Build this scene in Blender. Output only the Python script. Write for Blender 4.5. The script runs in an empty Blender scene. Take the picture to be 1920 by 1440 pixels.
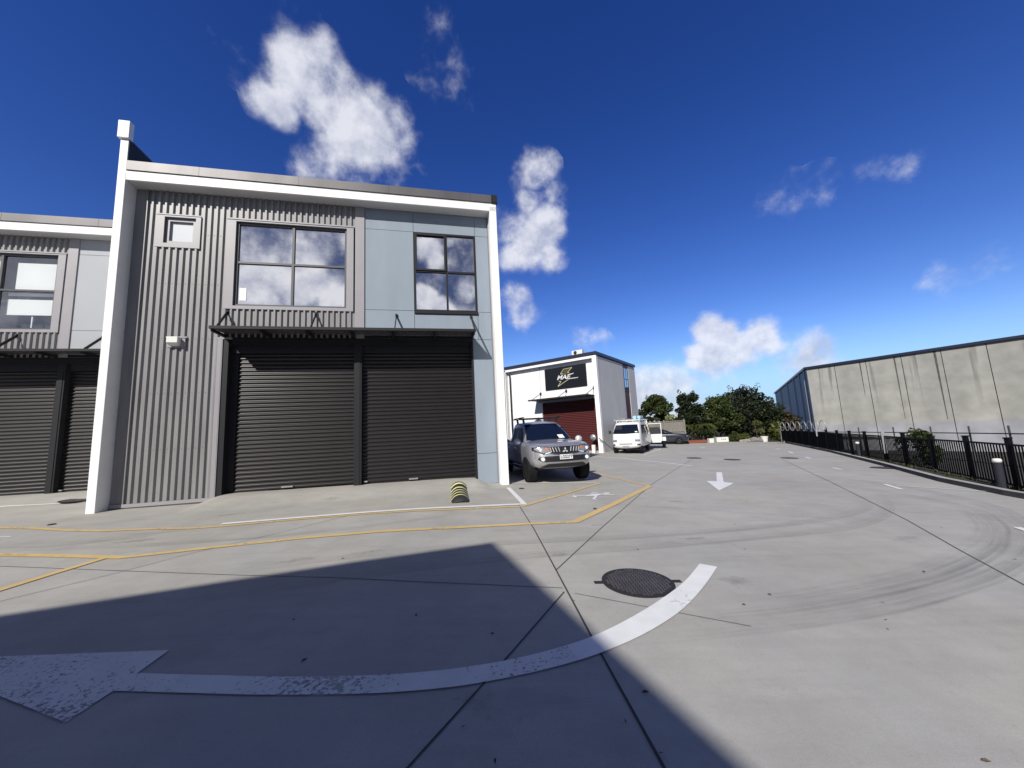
import bpy, bmesh, math, random
from mathutils import Vector, Matrix
R = math.radians
random.seed(7)
S = bpy.context.scene
COL = S.collection

# ------------------------------------------------------------------ camera
F, PITCH, ROLL, EYE = 690.0, R(7.38), R(-2.9), 1.6
fw = Vector((0, math.cos(PITCH), math.sin(PITCH)))
up0 = Vector((0, -math.sin(PITCH), math.cos(PITCH)))
rt0 = Vector((1, 0, 0))
rt = rt0*math.cos(ROLL) + up0*math.sin(ROLL)
up = -rt0*math.sin(ROLL) + up0*math.cos(ROLL)
CAMO = Vector((0, 0, EYE))
cd = bpy.data.cameras.new('camera')
cd.sensor_width = 36; cd.lens = F/1920*36; cd.clip_start = .05; cd.clip_end = 3000
cam = bpy.data.objects.new('camera', cd); COL.objects.link(cam)
M3 = Matrix((rt, up, -fw)).transposed()
cam.matrix_world = Matrix.Translation(CAMO) @ M3.to_4x4()
S.camera = cam

def ray(px, py):
    return rt*((px-960)/F) + up*(-(py-720)/F) + fw

YAW = R(13.1)
U = Vector((math.cos(YAW), math.sin(YAW), 0)); N = Vector((math.sin(YAW), -math.cos(YAW), 0))
P0 = Vector((-4.4271, 10.184, 0.0))

# ------------------------------------------------------------------ sun and sky
SUN_EL, SUN_AZ = R(37.0), R(25.0)            # direction the light travels towards: azimuth from +y to +x
sd = Vector((math.cos(SUN_EL)*math.sin(SUN_AZ), math.cos(SUN_EL)*math.cos(SUN_AZ), -math.sin(SUN_EL)))
ld = bpy.data.lights.new('sun', 'SUN'); ld.energy = 4.8; ld.angle = R(0.5); ld.color = (1, .96, .885)
sun = bpy.data.objects.new('sun', ld); COL.objects.link(sun)
sun.rotation_euler = sd.to_track_quat('-Z', 'Y').to_euler()
S.view_settings.view_transform = 'Standard'; S.view_settings.look = 'None'
S.view_settings.gamma = 1; S.view_settings.exposure = 0.15

W = bpy.data.worlds.new('World'); S.world = W; W.use_nodes = True
nt = W.node_tree; nt.nodes.clear()
def nd(t, typ, **k):
    n = t.nodes.new(typ)
    for a, b in k.items(): setattr(n, a, b)
    return n
def lk(t, a, b): t.links.new(a, b)
def mth(t, op, a, b=None, c=None, clamp=False):
    n = nd(t, 'ShaderNodeMath', operation=op, use_clamp=clamp)
    for i, v in enumerate((a, b, c)):
        if v is None: continue
        if isinstance(v, (int, float)): n.inputs[i].default_value = v
        else: lk(t, v, n.inputs[i])
    return n.outputs[0]
sky = nd(nt, 'ShaderNodeTexSky', sky_type='NISHITA', sun_disc=False)
sky.sun_elevation = SUN_EL; sky.sun_rotation = math.atan2(-sd.x, -sd.y)
sky.air_density = 1.0; sky.dust_density = .1; sky.ozone_density = 2.5; sky.altitude = 50
geo = nd(nt, 'ShaderNodeTexCoord')
gam = nd(nt, 'ShaderNodeGamma'); gam.inputs[1].default_value = 1.22
lk(nt, sky.outputs[0], gam.inputs[0])
hsv = nd(nt, 'ShaderNodeHueSaturation'); hsv.inputs['Saturation'].default_value = 1.22; hsv.inputs['Value'].default_value = 1.36
hsv.inputs['Hue'].default_value = .521
lk(nt, gam.outputs[0], hsv.inputs['Color'])
# pale blue band low over the horizon
hz = nd(nt, 'ShaderNodeSeparateXYZ'); lk(nt, geo.outputs['Generated'], hz.inputs[0])
hm = nd(nt, 'ShaderNodeMapRange', interpolation_type='SMOOTHSTEP'); lk(nt, hz.outputs[2], hm.inputs[0])
for k_, v_ in zip(('From Min', 'From Max', 'To Min', 'To Max'), (-.02, .20, .95, 0)): hm.inputs[k_].default_value = v_
hmx = nd(nt, 'ShaderNodeMix', data_type='RGBA'); lk(nt, hm.outputs[0], hmx.inputs['Factor']); lk(nt, hsv.outputs[0], hmx.inputs['A']); hmx.inputs['B'].default_value = (3.4, 6.6, 12.4, 1)
# grey veil added to the unseen sky behind and overhead, neutralising blue shade fill
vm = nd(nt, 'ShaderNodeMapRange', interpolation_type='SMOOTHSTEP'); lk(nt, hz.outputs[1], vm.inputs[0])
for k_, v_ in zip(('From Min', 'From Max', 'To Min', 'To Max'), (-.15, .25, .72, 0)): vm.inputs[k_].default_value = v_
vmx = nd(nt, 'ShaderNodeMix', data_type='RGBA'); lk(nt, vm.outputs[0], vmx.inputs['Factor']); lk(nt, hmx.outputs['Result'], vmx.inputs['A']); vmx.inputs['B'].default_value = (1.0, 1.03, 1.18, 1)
# clouds: soft blobs by direction, broken up by noise
dirn = geo.outputs['Generated']
nz = nd(nt, 'ShaderNodeTexNoise'); nz.inputs['Scale'].default_value = 7; nz.inputs['Detail'].default_value = 3
lk(nt, dirn, nz.inputs['Vector'])
wrp = nd(nt, 'ShaderNodeVectorMath', operation='MULTIPLY_ADD'); lk(nt, nz.outputs['Color'], wrp.inputs[0])
wrp.inputs[1].default_value = (.07, .07, .07)
off = nd(nt, 'ShaderNodeVectorMath', operation='SUBTRACT'); lk(nt, dirn, off.inputs[0]); off.inputs[1].default_value = (.035, .035, .035)
lk(nt, off.outputs[0], wrp.inputs[2])
wd = wrp.outputs[0]
def pdir(px, py): return ray(px, py).normalized()
def rdir(px, py):
    d = pdir(px, py); return d - 2*d.dot(N)*N
CL = [  # px, py, radius px, weight
 (555,125,46,.95),(515,190,34,.9),(600,118,36,.9),(620,155,42,.9),(640,205,48,.95),(690,255,54,1.0),(640,265,44,.85),(745,248,36,.75),
 (585,300,44,.52),(650,312,44,.52),(715,305,40,.42),(790,312,14,.45),(490,205,20,.4),(540,165,24,.6),
 (1000,330,32,.75),(1035,368,24,.6),(985,380,26,.65),(960,425,34,.75),(1005,450,42,.9),(1020,480,32,.8),(970,478,32,.75),
 (975,578,32,.8),(950,592,20,.6),(1005,572,18,.5),
 (1332,615,26,1.05),(1360,625,24,1.0),(1345,665,36,1.0),(1385,655,32,1.0),(1425,632,28,.9),(1312,668,22,.8),(1445,645,20,.62),
 (1530,672,34,.8),(1500,690,30,.6),(1555,680,22,.6),(1440,690,45,.35),
 (1215,725,34,.72),(1260,722,36,.72),(1310,720,24,.55),(1240,755,60,.72),(1310,765,50,.55),(1390,735,60,.45),(1200,770,60,.9),(1280,790,60,.8),
 (815,30,30,.30),(800,80,28,.24),(840,150,34,.28),(805,135,26,.26),(872,180,20,.28),(455,85,45,.16),(400,40,45,.14),(500,115,30,.17),
 (1465,368,30,.42),(1472,400,20,.3),(1535,348,26,.33),(1612,325,22,.40),(1640,308,26,.46),(1680,302,26,.40),(1705,292,20,.34),
 (1800,517,26,.36),(1850,500,28,.55),(1890,490,26,.55),(1760,518,24,.32),(1100,642,22,.42),(550,5,30,.25),(1130,640,16,.3),
]
acc = None
def blob(d, r, w):
    global acc
    n = nd(nt, 'ShaderNodeVectorMath', operation='DISTANCE'); lk(nt, wd, n.inputs[0]); n.inputs[1].default_value = d
    v = mth(nt, 'MULTIPLY_ADD', n.outputs['Value'], -w*1.0/r, w*1.55)
    v = mth(nt, 'MINIMUM', v, w)
    acc = v if acc is None else mth(nt, 'SMOOTH_MAX', acc, v, .12)
for px, py, rp, w in CL:
    d = ray(px, py); k = d.length
    blob(d.normalized(), rp/F/k*1.08, w*(.95 if w > .6 else .74))
# clouds behind the camera, mirrored by the windows
for px, py, rp, w in [(475,460,52,.62),(520,485,34,.5),(470,530,44,.74),(515,520,34,.66),(500,568,40,.66),(560,540,36,.74),(600,520,34,.70),(630,555,34,.72),(575,480,34,.62),(600,455,26,.5),(540,575,40,.6),
   (640,445,25,.6),(800,465,30,.78),(815,490,20,.6),(795,560,26,.80),(830,578,24,.78),(875,540,22,.74),(848,455,12,.45),(30,510,80,.9),(70,520,50,.9)]:
    blob(rdir(px, py), rp/F*.95, w*1.2)
# broken cloud over the low sky behind the camera
bz = nd(nt, 'ShaderNodeSeparateXYZ'); lk(nt, dirn, bz.inputs[0])
bm1 = nd(nt, 'ShaderNodeMapRange'); lk(nt, bz.outputs[1], bm1.inputs[0]); bm1.inputs['From Min'].default_value = -.15; bm1.inputs['From Max'].default_value = -.5
bm2 = nd(nt, 'ShaderNodeMapRange'); lk(nt, bz.outputs[2], bm2.inputs[0]); bm2.inputs['From Min'].default_value = .62; bm2.inputs['From Max'].default_value = .45
acc = mth(nt, 'MAXIMUM', acc, mth(nt, 'MULTIPLY', mth(nt, 'MULTIPLY', bm1.outputs[0], bm2.outputs[0]), .34))
n2 = nd(nt, 'ShaderNodeTexNoise'); n2.inputs['Scale'].default_value = 10; n2.inputs['Detail'].default_value = 9; n2.inputs['Roughness'].default_value = .6
lk(nt, dirn, n2.inputs['Vector'])
den = mth(nt, 'ADD', acc, mth(nt, 'MULTIPLY_ADD', n2.outputs['Fac'], 1.8, -.90))
den = mth(nt, 'MULTIPLY', mth(nt, 'GREATER_THAN', acc, .0), den)
mr = nd(nt, 'ShaderNodeMapRange', interpolation_type='SMOOTHERSTEP'); lk(nt, den, mr.inputs[0])
mr.inputs['From Min'].default_value = .06; mr.inputs['From Max'].default_value = 1.02
wcl = mth(nt, 'MULTIPLY', mr.outputs[0], .86)
n3 = nd(nt, 'ShaderNodeTexNoise'); n3.inputs['Scale'].default_value = 10; n3.inputs['Detail'].default_value = 6; n3.inputs['Roughness'].default_value = .55
o3 = nd(nt, 'ShaderNodeVectorMath', operation='ADD'); lk(nt, dirn, o3.inputs[0]); o3.inputs[1].default_value = (-.012, 0, .030)
lk(nt, o3.outputs[0], n3.inputs['Vector'])
cr = nd(nt, 'ShaderNodeMapRange'); lk(nt, mth(nt, 'SUBTRACT', n2.outputs['Fac'], n3.outputs['Fac']), cr.inputs[0]); cr.inputs['From Min'].default_value = -.16; cr.inputs['From Max'].default_value = .10
cmix = nd(nt, 'ShaderNodeMix', data_type='RGBA'); lk(nt, cr.outputs[0], cmix.inputs['Factor'])
cmix.inputs['A'].default_value = (7.8, 8.3, 10.2, 1); cmix.inputs['B'].default_value = (13.0, 13.2, 14.2, 1)
fin = nd(nt, 'ShaderNodeMix', data_type='RGBA'); lk(nt, wcl, fin.inputs['Factor'])
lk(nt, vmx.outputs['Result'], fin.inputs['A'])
csc = nd(nt, 'ShaderNodeVectorMath', operation='SCALE'); lk(nt, cmix.outputs['Result'], csc.inputs[0]); lk(nt, mth(nt, 'MULTIPLY_ADD', bm1.outputs[0], .45, 1.0), csc.inputs['Scale'])
lk(nt, csc.outputs[0], fin.inputs['B'])
bg = nd(nt, 'ShaderNodeBackground'); bg.inputs['Strength'].default_value = .061
lk(nt, fin.outputs['Result'], bg.inputs['Color'])
wo = nd(nt, 'ShaderNodeOutputWorld'); lk(nt, bg.outputs[0], wo.inputs[0])

# ------------------------------------------------------------------ ground height and pixel-to-ground
def sstep(a, b, x):
    t = min(1, max(0, (x-a)/(b-a))); return t*t*(3-2*t)
def gz(x, y):
    a = -.033*x if x > -2 else .066-.012*(x+2)
    z = a + .01*y
    q = Vector((x, y, 0)) - P0; u = q.dot(U); D = q.dot(N)
    z += (.165)*sstep(1.45, .15, D)*sstep(-3.55, -3.05, u)*sstep(3.75, 3.3, u)
    z += .16*sstep(-1.6, -2.8, D)*sstep(-5.5, -5.9, u)
    return z
def G(px, py):
    d = ray(px, py); t = 3.0
    for i in range(200):
        p = CAMO + d*t; t += (p.z - gz(p.x, p.y))/(abs(d.z)+.03)*.7
    return CAMO + d*t

# ------------------------------------------------------------------ materials
def mat(name, col, rough=.6, metal=0, spec=.5, noise=0, nscale=8, bump=0, bscale=60, coat=0, ior=None, stretch=None, col2=None, detail=6):
    m = bpy.data.materials.new(name); m.use_nodes = True; t = m.node_tree
    b = t.nodes['Principled BSDF']
    b.inputs['Base Color'].default_value = (*col, 1); b.inputs['Roughness'].default_value = rough
    b.inputs['Metallic'].default_value = metal; b.inputs['Specular IOR Level'].default_value = spec
    if coat: b.inputs['Coat Weight'].default_value = coat; b.inputs['Coat Roughness'].default_value = .04
    if ior: b.inputs['IOR'].default_value = ior
    if noise or bump:
        tc = nd(t, 'ShaderNodeTexCoord'); src = tc.outputs['Object']
        if stretch:
            mp = nd(t, 'ShaderNodeMapping'); mp.inputs['Scale'].default_value = stretch; lk(t, src, mp.inputs[0]); src = mp.outputs[0]
    if noise:
        n = nd(t, 'ShaderNodeTexNoise'); n.inputs['Scale'].default_value = nscale; n.inputs['Detail'].default_value = detail; lk(t, src, n.inputs[0])
        r_ = nd(t, 'ShaderNodeMapRange'); lk(t, n.outputs['Fac'], r_.inputs[0]); r_.inputs['From Min'].default_value = .3; r_.inputs['From Max'].default_value = .7
        mx = nd(t, 'ShaderNodeMix', data_type='RGBA'); lk(t, r_.outputs[0], mx.inputs['Factor'])
        c2 = col2 or tuple(c*(1-noise) for c in col)
        mx.inputs['A'].default_value = (*c2, 1); mx.inputs['B'].default_value = (*[min(1, c*(1+noise*.4)) for c in col], 1)
        lk(t, mx.outputs['Result'], b.inputs['Base Color'])
    if bump:
        n = nd(t, 'ShaderNodeTexNoise'); n.inputs['Scale'].default_value = bscale; n.inputs['Detail'].default_value = 4; lk(t, src, n.inputs[0])
        bm_ = nd(t, 'ShaderNodeBump'); bm_.inputs['Strength'].default_value = bump; bm_.inputs['Distance'].default_value = .01
        lk(t, n.outputs['Fac'], bm_.inputs['Height']); lk(t, bm_.outputs[0], b.inputs['Normal'])
    return m

def concrete_mat(name, base, warm=1.0, fine=1.0):
    m = bpy.data.materials.new(name); m.use_nodes = True; t = m.node_tree; b = t.nodes['Principled BSDF']
    tc = nd(t, 'ShaderNodeTexCoord'); o = tc.outputs['Object']
    def noise(scale, detail=5, rough=.55, st=None, rot=0, loc=(0, 0, 0)):
        mp = nd(t, 'ShaderNodeMapping'); mp.inputs['Scale'].default_value = st or (1, 1, 1); mp.inputs['Rotation'].default_value = (0, 0, rot); mp.inputs['Location'].default_value = loc
        lk(t, o, mp.inputs[0])
        n = nd(t, 'ShaderNodeTexNoise'); n.inputs['Scale'].default_value = scale; n.inputs['Detail'].default_value = detail; n.inputs['Roughness'].default_value = rough
        lk(t, mp.outputs[0], n.inputs[0]); return n.outputs['Fac']
    def rng(v, a, b_, c, d):
        r_ = nd(t, 'ShaderNodeMapRange'); lk(t, v, r_.inputs[0])
        for k, x in zip(('From Min', 'From Max', 'To Min', 'To Max'), (a, b_, c, d)): r_.inputs[k].default_value = x
        return r_.outputs[0]
    v = rng(noise(.35, 4), .3, .7, .90, 1.07)
    v = mth(t, 'MULTIPLY', v, rng(noise(1.8, 8, .68), .3, .7, .89, 1.08))
    v = mth(t, 'MULTIPLY', v, rng(noise(1.0, 6, .6, (.6, 9, 1), R(-25)), .3, .7, .96, 1.035))
    v = mth(t, 'MULTIPLY', v, rng(noise(110, 4, .7), .25, .75, .87, 1.09))
    v = mth(t, 'MULTIPLY', v, rng(noise(14, 6, .7), .60, .72, 1.0, .88))       # darker specks and scuffs
    v = mth(t, 'MULTIPLY', v, rng(noise(.8, 5, .6, (1, 3, 1), R(14), (5, 2, 0)), .58, .75, 1.0, .86))
    vz = nd(t, 'ShaderNodeTexVoronoi'); vz.inputs['Scale'].default_value = 1.6; lk(t, o, vz.inputs[0])
    v = mth(t, 'MULTIPLY', v, rng(vz.outputs['Distance'], .018, .03, .55, 1.0))
    hue = nd(t, 'ShaderNodeMix', data_type='RGBA'); lk(t, rng(noise(.5, 3, .5, None, 0, (9, 9, 0)), .38, .62, 0, 1), hue.inputs['Factor'])
    hue.inputs['A'].default_value = (base*1.015, base*.97, base*.885, 1); hue.inputs['B'].default_value = (base*.99, base*.97, base*.915, 1)
    mu = nd(t, 'ShaderNodeVectorMath', operation='SCALE'); lk(t, hue.outputs['Result'], mu.inputs[0]); lk(t, v, mu.inputs['Scale'])
    lk(t, mu.outputs[0], b.inputs['Base Color'])
    b.inputs['Roughness'].default_value = .75; b.inputs['Specular IOR Level'].default_value = .35
    bm_ = nd(t, 'ShaderNodeBump'); bm_.inputs['Strength'].default_value = .35; bm_.inputs['Distance'].default_value = .004
    lk(t, noise(140, 3), bm_.inputs['Height']); lk(t, bm_.outputs[0], b.inputs['Normal'])
    return m

def paint_mat(name, col, wear=.5, wlo=.5, whi=.62, scale=16, big_=.9):
    m = bpy.data.materials.new(name); m.use_nodes = True; t = m.node_tree; b = t.nodes['Principled BSDF']; out = t.nodes['Material Output']
    tc = nd(t, 'ShaderNodeTexCoord'); o = tc.outputs['Object']
    n = nd(t, 'ShaderNodeTexNoise'); n.inputs['Scale'].default_value = scale; n.inputs['Detail'].default_value = 8; n.inputs['Roughness'].default_value = .7; lk(t, o, n.inputs[0])
    big = nd(t, 'ShaderNodeTexNoise'); big.inputs['Scale'].default_value = .9; big.inputs['Detail'].default_value = 2; lk(t, o, big.inputs[0])
    s = mth(t, 'ADD', n.outputs['Fac'], mth(t, 'MULTIPLY_ADD', big.outputs['Fac'], big_, -big_/2))
    r_ = nd(t, 'ShaderNodeMapRange'); lk(t, s, r_.inputs[0]); r_.inputs['From Min'].default_value = wlo+.1; r_.inputs['From Max'].default_value = whi+.1
    r_.inputs['To Max'].default_value = wear
    n4 = nd(t, 'ShaderNodeTexNoise'); n4.inputs['Scale'].default_value = 5; n4.inputs['Detail'].default_value = 5; lk(t, o, n4.inputs[0])
    mx = nd(t, 'ShaderNodeMix', data_type='RGBA'); lk(t, n4.outputs['Fac'], mx.inputs['Factor'])
    mx.inputs['A'].default_value = (*[c*.82 for c in col], 1); mx.inputs['B'].default_value = (*[min(1, c*1.08) for c in col], 1)
    lk(t, mx.outputs['Result'], b.inputs['Base Color']); b.inputs['Roughness'].default_value = .6
    tr = nd(t, 'ShaderNodeBsdfTransparent'); ms = nd(t, 'ShaderNodeMixShader'); lk(t, r_.outputs[0], ms.inputs[0]); lk(t, b.outputs[0], ms.inputs[1]); lk(t, tr.outputs[0], ms.inputs[2])
    lk(t, ms.outputs[0], out.inputs[0]); return m

def glass_mat(name, tint=(.5, .52, .55), refl=.35, rcol=(.9, .92, 1)):
    m = bpy.data.materials.new(name); m.use_nodes = True; t = m.node_tree; t.nodes.clear()
    g = nd(t, 'ShaderNodeBsdfGlossy'); g.inputs['Roughness'].default_value = .0; g.inputs['Color'].default_value = (*rcol, 1)
    tr = nd(t, 'ShaderNodeBsdfTransparent'); tr.inputs['Color'].default_value = (*tint, 1)
    fr = nd(t, 'ShaderNodeFresnel'); fr.inputs[0].default_value = 1.5
    gi = nd(t, 'ShaderNodeNewGeometry'); fac = mth(t, 'MULTIPLY', mth(t, 'ADD', fr.outputs[0], refl, clamp=True), mth(t, 'SUBTRACT', 1.0, gi.outputs['Backfacing']))
    ms = nd(t, 'ShaderNodeMixShader'); lk(t, fac, ms.inputs[0]); lk(t, tr.outputs[0], ms.inputs[1]); lk(t, g.outputs[0], ms.inputs[2])
    o = nd(t, 'ShaderNodeOutputMaterial'); lk(t, ms.outputs[0], o.inputs[0]); return m

M = {}
M['yard'] = concrete_mat('yard_concrete', .375)
M['white_conc'] = mat('white_painted_concrete', (.86, .855, .85), .55, noise=.06, nscale=3, bump=.15, bscale=40)
M['soffit'] = mat('soffit', (.62, .62, .62), .6, noise=.05, nscale=2)
M['steelgrey'] = mat('grey_cladding', (.240, .236, .240), .42, metal=.0, spec=.6, noise=.20, nscale=2.6, stretch=(2.4, 2, .3), detail=9)
M['trimgrey'] = mat('grey_trim', (.29, .28, .30), .45, spec=.6, noise=.06, nscale=2)
M['blue'] = mat('blue_grey_panel', (.252, .302, .362), .6, noise=.10, nscale=1.1, bump=.05, stretch=(1.5, 1, .5), detail=9)
M['blue2'] = mat('pale_grey_panel', (.36, .38, .41), .6, noise=.04, nscale=1.3)
M['shutter'] = mat('dark_shutter', (.016, .0135, .0145), .30, spec=.5, noise=.12, nscale=3)
M['darkmetal'] = mat('dark_metal', (.020, .020, .023), .5, spec=.25)
M['midmetal'] = mat('window_frame_grey', (.075, .075, .08), .4, spec=.5)
M['roofmetal'] = mat('roof_flashing', (.12, .115, .12), .48, metal=.45, noise=.22, nscale=1.4, stretch=(1, 1, .4), bump=.12, bscale=3)
M['dim'] = mat('interior_shade', (.025, .027, .032), .9)  # near-black colour stands for the unlit room behind the windows
M['bodywall'] = mat('side_concrete', (.33, .33, .33), .8, noise=.1, nscale=1)
M['glass'] = glass_mat('reflective_glass', (.10, .11, .13), .60, (.97, .96, .95))
M['glass2'] = glass_mat('clear_glass', (.97, .98, .98), .10)
M['frost'] = mat('frosted_pane', (.50, .53, .57), .5)
M['paper'] = mat('white_paper', (.82, .82, .80), .7)
M['plinth'] = mat('plinth_concrete', (.42, .39, .33), .85, noise=.2, nscale=6)
M['galv'] = mat('galvanised', (.45, .46, .47), .4, metal=.6, noise=.1)
M['paintw'] = paint_mat('white_line_paint', (.74, .74, .74), .35, .58, .66)
M['paintworn'] = paint_mat('worn_white_paint', (.66, .67, .66), .75, .47, .53, 34, .7)
M['painty'] = paint_mat('yellow_line_paint', (.62, .44, .18), .6, .50, .66, 12)
M['crack'] = mat('joint_sealant', (.045, .045, .05), .8)
M['iron'] = mat('cast_iron', (.10, .09, .088), .45, metal=.35, noise=.35, nscale=9, bump=.2, bscale=80)
M['iron2'] = mat('cast_iron_pit', (.018, .016, .016), .7)
M['rubber'] = mat('black_rubber', (.022, .021, .021), .65, noise=.2, nscale=20)
M['yel'] = mat('yellow_band', (.80, .77, .36), .5, noise=.12, nscale=25)
M['black'] = mat('black_paint', (.012, .012, .014), .4)
M['fenceblack'] = mat('black_powder_coat', (.006, .006, .008), .6, spec=.12)
M['kerb'] = mat('kerb_concrete', (.38, .375, .34), .8, noise=.2, nscale=5)
M['kerbface'] = mat('dark_kerb_face', (.045, .044, .046), .8, noise=.3, nscale=6)  # face coloured darker than the kerb top
M['soil'] = mat('bark_mulch', (.045, .034, .026), .95, noise=.4, nscale=12, bump=.6, bscale=20)
M['gravel'] = mat('pale_gravel', (.30, .28, .25), .9, noise=.3, nscale=30, bump=.4)
M['lower'] = mat('lower_asphalt', (.034, .029, .025), .9, noise=.2, nscale=.6)
M['maroon'] = mat('maroon_shutter', (.075, .016, .015), .38, spec=.5, noise=.1)
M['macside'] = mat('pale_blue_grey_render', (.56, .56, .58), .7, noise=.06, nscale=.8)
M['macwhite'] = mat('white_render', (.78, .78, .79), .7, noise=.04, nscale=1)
M['navy'] = mat('dark_navy_trim', (.020, .024, .045), .4)
M['signblk'] = mat('sign_face', (.008, .009, .013), .35)
M['signmetal'] = mat('silver_lettering', (.70, .71, .74), .35, noise=.5, nscale=9)
M['signgold'] = mat('gold_outline', (.75, .68, .42), .4)
M['signolive'] = mat('olive_fill', (.06, .055, .02), .5)
M['silver'] = mat('silver_car_paint', (.50, .50, .52), .28, metal=.66, spec=.5, coat=.9)
M['vanwhite'] = mat('white_car_paint', (.72, .73, .74), .35, coat=.5)
M['navycar'] = mat('dark_car_paint', (.014, .018, .032), .25, coat=.9)
M['carglass'] = mat('car_glass', (.006, .008, .014), .03, spec=.9, ior=1.6)
M['chrome'] = mat('chrome', (.80, .80, .80), .32, metal=.5)
M['lampglass'] = mat('headlamp', (.34, .34, .35), .18, metal=.5, spec=.8, coat=1)
M['amber'] = mat('amber_lens', (.55, .16, .03), .2, coat=1)
M['tyre'] = mat('tyre', (.009, .009, .010), .8, spec=.2)
M['alloy'] = mat('alloy', (.35, .35, .37), .3, metal=.8)
M['plastic'] = mat('black_plastic', (.018, .018, .020), .5)
M['plate'] = mat('plate_white', (.78, .79, .80), .5)
M['ink'] = mat('plate_ink', (.01, .01, .015), .5)
M['wood'] = mat('weathered_fence_boards', (.22, .205, .185), .9, noise=.35, nscale=6, stretch=(4, 4, .4))
M['trunk'] = mat('bark', (.09, .07, .05), .95, noise=.3)
M['terra'] = mat('terracotta', (.20, .055, .032), .8)
M['potwhite'] = mat('white_pot', (.66, .66, .62), .6, noise=.1)
M['stone'] = mat('stone', (.20, .19, .18), .9, noise=.3)
M['bluewrap'] = mat('pale_blue_bundle', (.30, .55, .72), .5)
M['offwhite'] = mat('offwhite_plastic', (.70, .70, .66), .5)

# ------------------------------------------------------------------ mesh helpers
class MB:
    def __init__(s): s.v = []; s.f = []
    def add(s, vs, fs):
        o = len(s.v); s.v += [tuple(v) for v in vs]; s.f += [tuple(i+o for i in f) for f in fs]; return s
    def box(s, a, b):
        x0, y0, z0 = a; x1, y1, z1 = b
        return s.add([(x0,y0,z0),(x1,y0,z0),(x1,y1,z0),(x0,y1,z0),(x0,y0,z1),(x1,y0,z1),(x1,y1,z1),(x0,y1,z1)],
                     [(0,3,2,1),(4,5,6,7),(0,1,5,4),(1,2,6,5),(2,3,7,6),(3,0,4,7)])
    def bar(s, p, q, w, h=None, upv=(0, 0, 1)):
        p = Vector(p); q = Vector(q); h = h or w; d = (q-p).normalized(); a = d.cross(Vector(upv))
        if a.length < 1e-4: a = d.cross(Vector((1, 0, 0)))
        a.normalize(); b = a.cross(d); c = []
        for e in (p, q):
            for i, j in ((-1,-1),(1,-1),(1,1),(-1,1)): c.append(e + a*i*w/2 + b*j*h/2)
        return s.add(c, [(0,1,2,3),(7,6,5,4),(0,4,5,1),(1,5,6,2),(2,6,7,3),(3,7,4,0)])
    def tube(s, pts, r, n=8, closed=False):
        pts = [Vector(p) for p in pts]; rings = []
        L = len(pts)
        for i, p in enumerate(pts):
            d = (pts[(i+1) % L] - pts[i-1]) if closed else (pts[min(i+1, L-1)] - pts[max(i-1, 0)])
            d.normalize(); a = d.cross(Vector((0, 0, 1)))
            if a.length < .05: a = d.cross(Vector((1, 0, 0)))
            a.normalize(); b = a.cross(d); rr = r[i] if isinstance(r, (list, tuple)) else r
            rings.append([p + a*math.cos(6.28318*k/n)*rr + b*math.sin(6.28318*k/n)*rr for k in range(n)])
        vs = [v for ring in rings for v in ring]; fs = []
        for i in range(L if closed else L-1):
            j = (i+1) % L
            for k in range(n): fs.append((i*n+k, i*n+(k+1) % n, j*n+(k+1) % n, j*n+k))
        if not closed: fs += [tuple(range(n))[::-1], tuple((L-1)*n+k for k in range(n))]
        return s.add(vs, fs)
    def lathe(s, prof, n=24, c=(0, 0, 0), axis='z'):
        vs = []; fs = []
        for r, h in prof:
            for k in range(n):
                a = 6.283185*k/n; x, y = r*math.cos(a), r*math.sin(a)
                v = (x, y, h) if axis == 'z' else ((h, x, y) if axis == 'x' else (x, h, y))
                vs.append((v[0]+c[0], v[1]+c[1], v[2]+c[2]))
        m = len(prof)
        for i in range(m-1):
            for k in range(n): fs.append((i*n+k, i*n+(k+1) % n, (i+1)*n+(k+1) % n, (i+1)*n+k))
        fs += [tuple(range(n))[::-1], tuple((m-1)*n+k for k in range(n))]
        return s.add(vs, fs)
    def quad(s, *p): return s.add(p, [(0, 1, 2, 3)])
    def build(s, name, m, parent=None, smooth=False, bevel=0, sub=0, loc=None, rot=0):
        me = bpy.data.meshes.new(name); me.from_pydata(s.v, [], s.f)
        bm = bmesh.new(); bm.from_mesh(me)
        if bevel or sub: bmesh.ops.remove_doubles(bm, verts=bm.verts, dist=1e-5)
        bmesh.ops.recalc_face_normals(bm, faces=bm.faces); bm.to_mesh(me); bm.free()
        me.materials.append(m)
        if smooth: me.polygons.foreach_set('use_smooth', [True]*len(me.polygons))
        o = bpy.data.objects.new(name, me); COL.objects.link(o)
        if parent: o.parent = parent
        if loc: o.location = loc
        if rot: o.rotation_euler = (0, 0, rot)
        if bevel:
            b = o.modifiers.new('bevel', 'BEVEL'); b.width = bevel; b.segments = 2; b.limit_method = 'ANGLE'
        if sub:
            b = o.modifiers.new('sub', 'SUBSURF'); b.levels = sub; b.render_levels = sub
        return o
def tag(o, label=None, cat=None, group=None, kind=None):
    if label: o['label'] = label
    if cat: o['category'] = cat
    if group: o['group'] = group
    if kind: o['kind'] = kind
    return o
def thing(name, label, cat, loc=(0, 0, 0), rot=0, group=None):
    o = bpy.data.objects.new(name, None); COL.objects.link(o); o.empty_display_size = .2
    o.location = loc; o.rotation_euler = (0, 0, rot); return tag(o, label, cat, group)
def structure(o, label=None): return tag(o, label, None, None, 'structure')
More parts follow.
